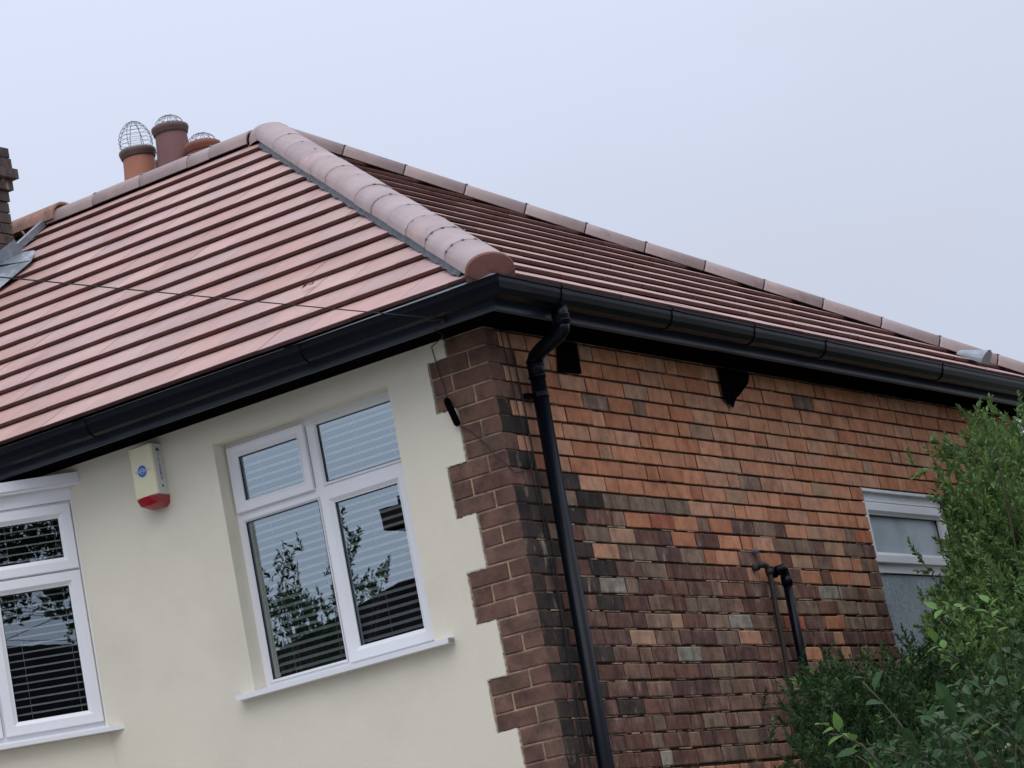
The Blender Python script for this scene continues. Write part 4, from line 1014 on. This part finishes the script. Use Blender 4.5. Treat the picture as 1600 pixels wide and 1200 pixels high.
CA = [(1.03, 2.29, 2.48),(1.13, 2.45, 2.46),(1.12, 2.59, 2.61),(0.84, 2.43, 2.85),(1.0, 1.75, 2.22),(0.47, 2.95, 2.49),(0.35, 4.65, 3.81),(0.53, 4.49, 3.59),(0.6, 3.74, 2.31),(1.15, 2.58, 3.35),(1.11, 1.96, 2.11),(0.49, 3.53, 3.27),(0.35, 3.62, 2.86),(0.61, 3.82, 3.29),(0.62, 3.87, 3.03),(0.4, 3.66, 2.66),(0.36, 4.0, 2.4),(0.84, 3.37, 3.17),(0.52, 2.71, 2.22),(1.15, 1.98, 2.16),(0.44, 3.55, 2.52),(1.08, 2.26, 2.38),(0.43, 2.74, 2.25),(1.14, 2.82, 3.13),(0.62, 3.63, 3.34),(1.2, 1.32, 2.54),(0.85, 2.91, 3.39),(1.13, 2.43, 3.61),(0.97, 3.37, 3.57),(0.72, 3.99, 3.71),(0.6, 2.58, 2.39),(1.07, 1.72, 2.07),(0.69, 3.37, 3.35),(0.88, 2.93, 2.13),(0.43, 4.02, 3.35),(1.09, 1.65, 2.41),(1.01, 1.95, 2.42),(1.0, 2.53, 2.61),(0.59, 3.03, 2.63),(1.15, 2.5, 3.2),(0.36, 4.15, 2.9),(0.92, 2.93, 3.35),(0.9, 2.31, 2.38),(0.94, 2.69, 2.27),(0.49, 3.68, 2.96),(0.76, 3.06, 2.18),(0.97, 2.54, 2.52),(0.71, 3.09, 2.67),(0.89, 2.59, 2.45),(0.49, 4.59, 3.97),(0.54, 3.33, 2.73),(0.39, 4.08, 2.8),(0.51, 3.69, 3.61),(0.85, 2.51, 2.73),(0.45, 3.55, 3.19),(0.71, 3.48, 2.39),(0.66, 3.56, 2.72),(1.17, 1.65, 2.12),(1.11, 2.44, 3.11),(0.47, 3.71, 2.81),(0.67, 3.02, 2.28),(0.67, 2.48, 2.17),(0.86, 3.01, 2.21),(0.62, 3.44, 3.14),(0.45, 3.48, 3.07),(0.6, 3.65, 3.1),(0.58, 4.19, 3.49),(0.6, 2.46, 2.15),(0.9, 2.85, 2.96),(0.61, 2.61, 2.53),(0.38, 4.23, 2.88),(0.81, 3.08, 2.26),(0.71, 2.2, 2.49),(0.89, 2.6, 2.56),(0.68, 2.78, 2.25),(0.52, 3.1, 2.38),(0.41, 3.25, 2.44),(0.72, 3.4, 2.61),(0.55, 4.53, 3.86),(0.54, 2.6, 2.41),(0.6, 4.15, 3.7),(0.49, 3.95, 3.19),(0.44, 4.52, 3.94),(0.46, 3.71, 2.33),(0.86, 2.85, 3.25),(0.67, 2.79, 2.21),(0.79, 2.36, 2.51),(0.5, 3.22, 2.59),(0.54, 4.05, 2.67),(0.47, 3.64, 2.43),(0.87, 2.53, 3.2),(0.47, 3.64, 3.24),(1.07, 2.72, 2.99),(0.84, 2.75, 2.77),(0.43, 4.32, 3.24),(0.76, 2.03, 2.3),(0.48, 4.1, 3.79),(0.48, 3.15, 2.34),(0.49, 3.56, 3.43),(0.76, 2.98, 3.42),(0.94, 2.0, 2.19),(0.55, 4.24, 3.66),(0.9, 2.47, 2.17),(0.41, 4.1, 3.83),(1.15, 2.61, 2.87),(0.62, 3.87, 3.78),(1.08, 2.71, 2.7),(0.88, 2.94, 3.14),(1.05, 2.08, 2.95),(1.04, 2.83, 3.28),(0.41, 4.12, 3.76),(0.36, 3.98, 3.38),(0.97, 2.3, 2.35),(1.15, 1.73, 2.42),(0.38, 2.84, 2.2),(0.53, 4.29, 3.22),(0.69, 3.58, 2.75),(0.68, 3.68, 3.56),(0.61, 3.61, 3.87),(0.95, 2.41, 2.94),(0.59, 3.68, 2.95),(1.0, 2.16, 2.75),(0.99, 3.2, 3.66),(0.87, 2.98, 2.51),(1.18, 2.79, 3.3),(1.11, 1.58, 2.61),(0.96, 2.73, 2.81),(0.58, 3.25, 3.35),(1.12, 2.0, 2.81),(0.97, 2.51, 2.57),(1.06, 1.73, 2.55),(1.04, 2.43, 2.48),(0.77, 3.02, 3.32),(1.13, 2.29, 2.32),(1.2, 1.42, 2.1),(0.46, 3.28, 2.72),(0.61, 3.54, 2.11),(0.57, 3.95, 3.48),(0.47, 4.75, 3.68),(0.38, 3.54, 2.36),(1.12, 2.46, 2.83),(0.53, 3.9, 3.66),(0.52, 2.81, 2.22),(1.12, 1.97, 2.73),(0.91, 3.15, 2.82),(0.44, 4.57, 3.45),(0.89, 3.53, 3.35),(0.58, 3.59, 3.11),(0.79, 3.14, 3.46),(0.4, 4.37, 3.75),(0.73, 3.79, 3.03),(0.84, 3.52, 3.66),(1.06, 2.39, 2.42),(0.7, 3.46, 2.44),(1.14, 2.71, 3.15),(0.49, 3.79, 2.95),(1.05, 2.25, 2.97),(0.92, 2.96, 3.41),(0.73, 3.15, 3.01),(0.83, 2.5, 2.34),(0.36, 4.36, 3.08),(0.38, 4.31, 3.48),(1.02, 2.2, 2.3),(0.37, 2.98, 2.28),(0.57, 4.16, 3.12),(0.87, 3.13, 3.16),(0.95, 2.92, 2.54),(0.87, 3.31, 3.41),(0.76, 2.61, 2.72),(0.88, 1.91, 2.11),(0.79, 2.75, 3.42),(0.52, 4.69, 3.83),(0.52, 4.04, 3.15),(1.14, 1.32, 2.25),(0.87, 2.09, 2.28),(0.44, 3.9, 3.84),(0.77, 2.99, 2.1),(0.54, 3.18, 2.14),(0.81, 4.01, 3.85),(0.85, 2.7, 2.23),(1.16, 1.56, 2.67),(0.68, 2.57, 2.57),(0.72, 2.56, 2.25),(0.49, 3.45, 3.0),(0.52, 3.68, 3.02),(1.19, 1.78, 2.56),(0.81, 2.59, 2.86),(0.99, 2.59, 2.55),(0.72, 3.05, 3.5),(0.85, 2.08, 2.33)]
CB = [(1.04, 1.17, 2.1),(0.87, 1.33, 2.25),(1.15, 0.26, 2.42),(0.94, 1.17, 2.12),(0.94, 1.07, 2.39),(1.13, 0.83, 2.34),(1.01, 1.46, 2.2),(0.84, 1.72, 2.53),(0.78, 1.84, 2.21),(0.61, 1.52, 2.38),(0.9, 1.59, 2.33),(0.98, 0.27, 2.17),(1.11, 0.75, 2.25),(1.17, 0.31, 2.13),(0.95, 0.46, 2.23),(0.69, 1.32, 2.32),(1.03, 1.39, 2.12),(0.74, 0.91, 2.39),(0.55, 1.93, 2.54),(0.58, 2.55, 2.45),(0.54, 1.83, 2.43),(0.79, 2.07, 2.54),(0.97, 1.64, 2.43),(0.64, 2.45, 2.33),(1.18, 0.48, 2.28),(1.07, 1.08, 2.34),(0.65, 2.05, 2.52),(0.99, 0.78, 2.39),(0.98, 1.17, 2.47),(0.74, 1.33, 2.3),(0.84, 1.59, 2.53),(1.04, 0.33, 2.39),(0.65, 1.05, 2.23),(0.99, 0.55, 2.33),(0.87, 0.52, 2.36),(1.06, 0.89, 2.34),(1.01, 1.21, 2.19),(0.65, 2.04, 2.33),(1.02, 1.43, 2.35),(1.14, 0.18, 2.21),(0.64, 1.76, 2.2),(0.63, 2.23, 2.44),(0.78, 1.91, 2.26),(0.7, 1.05, 2.3),(0.6, 1.69, 2.23),(0.58, 1.79, 2.18),(0.71, 1.22, 2.39),(0.77, 1.21, 2.24),(0.77, 1.81, 2.43),(0.55, 2.44, 2.52),(1.12, 0.08, 2.43),(0.91, 0.63, 2.49),(0.56, 2.7, 2.61),(0.55, 1.79, 2.29),(1.11, 1.03, 2.14),(1.04, 1.29, 2.55),(0.7, 1.19, 2.22),(0.8, 0.97, 2.41),(1.14, 0.82, 2.17),(0.62, 2.51, 2.39),(1.11, 0.85, 2.28),(1.06, 1.33, 2.3),(1.13, 0.43, 2.41),(1.14, 1.39, 2.55),(0.65, 1.26, 2.32),(1.06, 1.43, 2.09),(1.05, 0.94, 2.39),(0.91, 0.4, 2.24),(0.58, 1.29, 2.25),(0.71, 1.01, 2.36),(1.19, -0.16, 2.25),(0.82, 1.96, 2.5),(1.0, 0.81, 2.42),(1.11, 0.89, 2.12),(0.54, 2.68, 2.2),(1.05, 0.44, 2.48),(0.91, 1.09, 2.23),(0.65, 1.21, 2.21),(1.1, 1.36, 2.19),(0.58, 1.13, 2.48),(1.2, 1.22, 2.42),(0.73, 0.89, 2.18),(0.58, 2.15, 2.49),(1.16, 0.45, 2.43),(0.93, 0.54, 2.44),(0.79, 0.98, 2.44),(0.91, 1.7, 2.58),(1.04, 0.55, 2.4),(0.51, 2.11, 2.25),(1.09, 1.39, 2.54)]
CC = [(1.68, 0.55, 1.98),(1.68, 0.84, 2.43),(2.29, -0.71, 2.07),(1.63, 0.65, 2.26),(1.7, 0.73, 2.09),(1.91, 0.02, 2.3),(2.1, -0.87, 2.08),(2.12, -0.43, 1.97),(2.26, -1.67, 2.01),(1.72, 0.69, 2.31),(1.75, -0.07, 2.01),(1.71, 0.23, 2.02),(2.25, -0.44, 2.15),(2.06, -0.51, 2.05),(2.03, -1.04, 2.03),(1.84, -0.2, 2.15),(1.67, 0.39, 2.23),(1.88, 0.28, 1.98),(1.91, -0.07, 2.02),(1.67, -0.13, 2.05),(2.21, -0.4, 2.25),(2.15, -1.19, 2.04),(1.84, -0.68, 2.0),(2.21, -0.34, 2.33),(2.01, -0.34, 2.12),(1.77, 0.57, 2.24),(1.86, -0.23, 2.07),(1.83, 0.64, 2.27),(2.27, -0.37, 2.32),(2.28, -1.38, 2.03),(1.67, 0.64, 2.2),(2.15, -0.31, 1.92),(1.72, 0.54, 2.15),(2.28, -1.34, 2.09),(1.94, 0.26, 2.04),(1.99, -0.11, 2.23),(1.96, 0.13, 2.16),(2.13, -1.41, 1.98),(1.71, 0.39, 2.3),(2.26, -0.62, 2.26),(1.76, 0.35, 2.09),(2.16, -0.17, 2.29),(2.02, -0.83, 1.99),(1.78, 0.11, 2.17),(2.02, -0.5, 2.08),(1.89, -0.27, 2.21),(2.28, -1.43, 2.07),(1.68, 0.99, 2.14),(2.19, -0.81, 1.94),(1.73, 0.57, 2.39),(1.77, -0.15, 2.05),(1.64, -0.46, 2.04),(2.13, -0.48, 2.02),(2.26, -0.64, 1.98),(1.93, -0.39, 1.97),(1.97, -0.86, 2.08),(1.91, -0.28, 2.04),(1.99, -1.15, 2.03),(1.78, 0.12, 2.26),(2.07, -0.08, 1.98)]
# tall shrub
TA = empty('tall_shrub', 'tall green small-leaved shrub at the right edge reaching up to the gutter', 'shrub', (1.0, 2.6, 0))
fill = [(c[0]*.5+rng.uniform(.2,.5), c[1]+rng.uniform(-.1,.4), c[2]-rng.uniform(.0,.2)) for c in CA if c[1] > 1.6]
foliage('foliage', CA+fill, TA, .15, 17, 16, .040, .0180, .12, .75, [M_LEAFA, M_LEAFA2], .22, (1.0, 2.9, 2.4))
branches(TA, (1.0, 2.6, 0), CA, 1.5, .045, 3)
# low dark shrub
TBs = empty('low_shrub', 'low dense dark green shrub in front of the brick wall under the black waste pipes', 'shrub', (.6, 1.5, 0))
foliage('foliage', CB, TBs, .14, 24, 15, .034, .0145, .11, .85, [M_LEAFB, M_LEAFA], .12, (.6, 1.7, 1.9))
branches(TBs, (.6, 1.5, 0), CB, 1.1, .035, 3)
# broad-leaved shrub nearest the camera
TC = empty('broad_leaved_shrub', 'broad-leaved bluish green shrub in the lower right corner, nearest the camera', 'shrub', (2.0, -.6, 0))
foliage('foliage', [(c[0]-.15, c[1]+.1, c[2]-.08) for c in CC], TC, .14, 7, 9, .055, .026, .20, .35, [M_LEAFC, M_LEAFB], .2, (2.0, -.2, 1.8), spread=1.1)
def big_leaf():
    """broad pointed leaf along +Y, 1 long, with folded midrib and toothed edge"""
    prof = [(0,0),(.10,.09),(.28,.24),(.46,.27),(.64,.22),(.82,.12),(1,0)]
    mb = MB(); mid = []; lf_ = []; rt_ = []
    for i, (y, w_) in enumerate(prof):
        z = -.16*y*y
        mid.append((0, y, z)); lf_.append((-w_, y+(.025 if i % 2 else 0), z+w_*.32)); rt_.append((w_, y+(.025 if i % 2 else 0), z+w_*.32))
    n = len(prof); vs = mid+lf_+rt_; fs = []
    for i in range(n-1): fs += [(i, i+1, n+i+1, n+i), (i, 2*n+i, 2*n+i+1, i+1)]
    mb.add(vs, fs); me = bpy.data.meshes.new('leaf'); me.from_pydata(mb.v, [], mb.f); me.materials.append(M_LEAFC); me.update(); return me
BL = big_leaf()
sprigs = [(Vector((2.0,-1.18,2.22)), Vector((-.35,-.1,.75)), M_LEAFC), (Vector((2.0,-1.50,2.16)), Vector((-.55,-.25,.55)), M_LEAFC2), (Vector((2.0,-.55,2.42)), Vector((-.5,-.15,.6)), M_LEAFC2),
           (Vector((1.75,.22,2.69)), Vector((-.75,-.42,.10)), M_LEAFC2), (Vector((2.0,-.20,2.52)), Vector((.0,-.1,.9)), M_LEAFC2), (Vector((2.0,-1.32,1.98)), Vector((-.35,-.3,.5)), M_LEAFC2)]
for c in CC: 
    for q_ in range(1): sprigs.append((Vector(c)+Vector((rnd.uniform(-.1,.25), rnd.uniform(-.15,.1), rnd.uniform(-.05,.06))), None, M_LEAFC))
cnt = 0; tw = MB()
for i, (p, d, m) in enumerate(sprigs):
    if d is None: d = Vector((rnd.uniform(-.6,.3), rnd.uniform(-.7,.2), rnd.uniform(.2,.9)))
    d.normalize(); L_ = rnd.uniform(.16,.26) if m is M_LEAFC else .13; nl = 4 if m is M_LEAFC else 7
    pts = [p+d*L_*k/5+Vector((0,0,-.03*(k/5)**2)) for k in range(6)]
    tw.tube([p-d*.12-Vector((0,0,.06))]+pts, [.004]*2+[.003]*5, 5)
    a1 = d.cross(Vector((.2,.3,1))).normalized(); a2 = d.cross(a1)
    for k in range(nl):
        if cnt >= 298: break
        t = (k+.6)/nl; ph = k*2.4+i; q0 = p+d*L_*t
        ld = (d*(.35+.5*t)+(a1*math.cos(ph)+a2*math.sin(ph))*.9+Vector((0,-.15,-.12))).normalized()
        nn = (Vector((0,-.35,1))+Vector((rnd.uniform(-.4,.4), rnd.uniform(-.4,.4), 0))).normalized()
        xx = ld.cross(nn).normalized(); zz = xx.cross(ld); sc = rnd.uniform(.060,.088)
        sc *= .82 if m is M_LEAFC2 else 1
        mx = Matrix((xx, ld, zz)).transposed().to_4x4() @ Matrix.Scale(sc, 4); mx.translation = q0
        o = place('leaf', BL, TC, mx, m if rnd.random() > .08 else M_LEAFC2); cnt += 1
tag(tw.build('twig', M_TWIG, TC, smooth=True), kind='stuff')
branches(TC, (2.0, -.6, 0), CC, 1.2, .03, 3)
b = MB(); b.tube([(1.85,-.62,ZB-1.90),(1.85,-.05,ZB-1.79),(1.85,.40,ZB-1.69)], .0075, 8)
tag(b.build('cane', mat('pale_cane', (.62,.58,.50), .7, noise=.2, nscale=30)), 'pale garden cane slanting through the leaves at the bottom right corner', 'cane')

# ------------------------------------------------------------------ across the street (seen in the panes)
def simple_house(label, x0, x1, y0, y1, eave, ridge, chim=None):
    h = empty('opposite_house', label, 'house', ((x0+x1)/2, (y0+y1)/2, 0), 'houses across the road')
    b = MB(); b.box(x0, x1, y0, y1, 0, eave); b.build('wall', M_OPW, h)
    o = .4; yc = (y0+y1)/2; hip = (y1-y0)/2
    b = MB(); A = [(x0-o,y0-o,eave),(x1+o,y0-o,eave),(x1+o,y1+o,eave),(x0-o,y1+o,eave),(x0+hip,yc,ridge),(x1-hip,yc,ridge)]
    b.add(A+[(a[0],a[1],a[2]-.18) for a in A[:4]], [(0,1,5,4),(2,3,4,5),(0,4,3),(1,2,5),(0,6,7,1),(1,7,8,2),(2,8,9,3),(3,9,6,0),(6,9,8,7)]); rf = b.build('roof', M_OPR, h)
    if chim:
        b = MB(); cx0, cx1, cy0, cy1, top = chim; b.box(cx0, cx1, cy0, cy1, eave-3, top-.35); b.box(cx0-.35, cx1+.3, cy0-.3, cy1+.35, top-.35, top-.02); b.box(cx0-.15, cx1+.1, cy0-.1, cy1+.15, top-.02, top+.15)
        b.build('chimney', M_OPW, rf)
    n = max(1, int((x1-x0)/3.2))
    for k in range(n):
        for z in (1.0, 3.7):
            cx_ = x0+(k+.5)*(x1-x0)/n
            b = MB(); ring(b, cx_-.8, cx_+.8, z, z+1.3, [(0,-.02),(0,.05),(.08,.05),(.08,-.02)]); b.box(cx_-.04, cx_+.04, -.02, .045, z+.08, z+1.22)
            b.v = [(v[0], y1+v[1], v[2]) for v in b.v]; f_ = b.build('window', M_UPVC, h)
            b = MB(); b.add([(cx_-.72,y1+.01,z+.08),(cx_+.72,y1+.01,z+.08),(cx_+.72,y1+.01,z+1.22),(cx_-.72,y1+.01,z+1.22)], [(0,1,2,3)]); b.build('pane', M_SEAL, f_)
    b = MB(); b.box((x0+x1)/2-.5, (x0+x1)/2+.5, y1+.004, y1+.05, .1, 2.2); b.build('door', M_DOOR, h)
    return h
simple_house('brick house across the road with a broad capped chimney on its near flank', -23.0, -7.0, -31, -22, 5.6, 8.15, (-17.75, -16.3, -26.9, -26.1, 9.2))
simple_house('lower brick house across the road beside the one with the big chimney', -42, -26.2, -31, -22, 5.2, 7.6)
simple_house('brick house across the road opposite the driveway', 13, 37, -33, -24, 6.4, 9.5)
def bare_tree(label, cx_, cy_, C, n, ll, mats, rad, slen, r0, fork, nleaf=12, pn=.05):
    t = empty('garden_tree', label, 'tree', (cx_, cy_, 0))
    foliage('foliage', C, t, rad, n, nleaf, ll, ll*.5, slen, .6, mats, pn, (cx_, cy_, C[0][2]))
    branches(t, (cx_, cy_, 0), C, fork, r0, 1 if len(C) < 150 else 9, .0055)
r2 = random.Random(4)
C1 = [(-8.0+r2.uniform(-.8,.8)*(1.1-(z-2.4)/4.6), -9.0+r2.uniform(-.4,.4), z) for z in [2.6+2.55*(k/90)**.7 for k in range(90)]]
C1 += [(-7.30, -9.0, 5.2), (-7.28,-9.0,5.35), (-7.30,-9.0,5.5), (-7.75,-9.0,5.42), (-7.9,-9.0,5.3), (-7.05,-9.0,4.95), (-6.95,-9.0,5.05)]
bare_tree('slim upright tree with loose leafy shoots in the front garden by the road', -8.0, -9.0, C1, 7, .055, [M_LEAFB, M_LEAFA], .13, .17, .03, 2.2)
C2 = []
for k in range(330):
    s_ = r2.gauss(.3, .9); z = r2.uniform(6.0, 8.4); dpt = r2.uniform(-.7, .7)
    if z < 6.75 and (abs(s_-.02) < .13 or z < 6.10 or r2.random() < .30): continue
    C2.append((8.9+.707*s_+.707*dpt, -11.5+.707*s_-.707*dpt, z))
bare_tree('spreading tree with dark leaves over the driveway near the camera', 10.7, -9.5, C2, 7, .09, [M_LEAFB, M_LEAFA], .17, .22, .07, 5.2, 9)
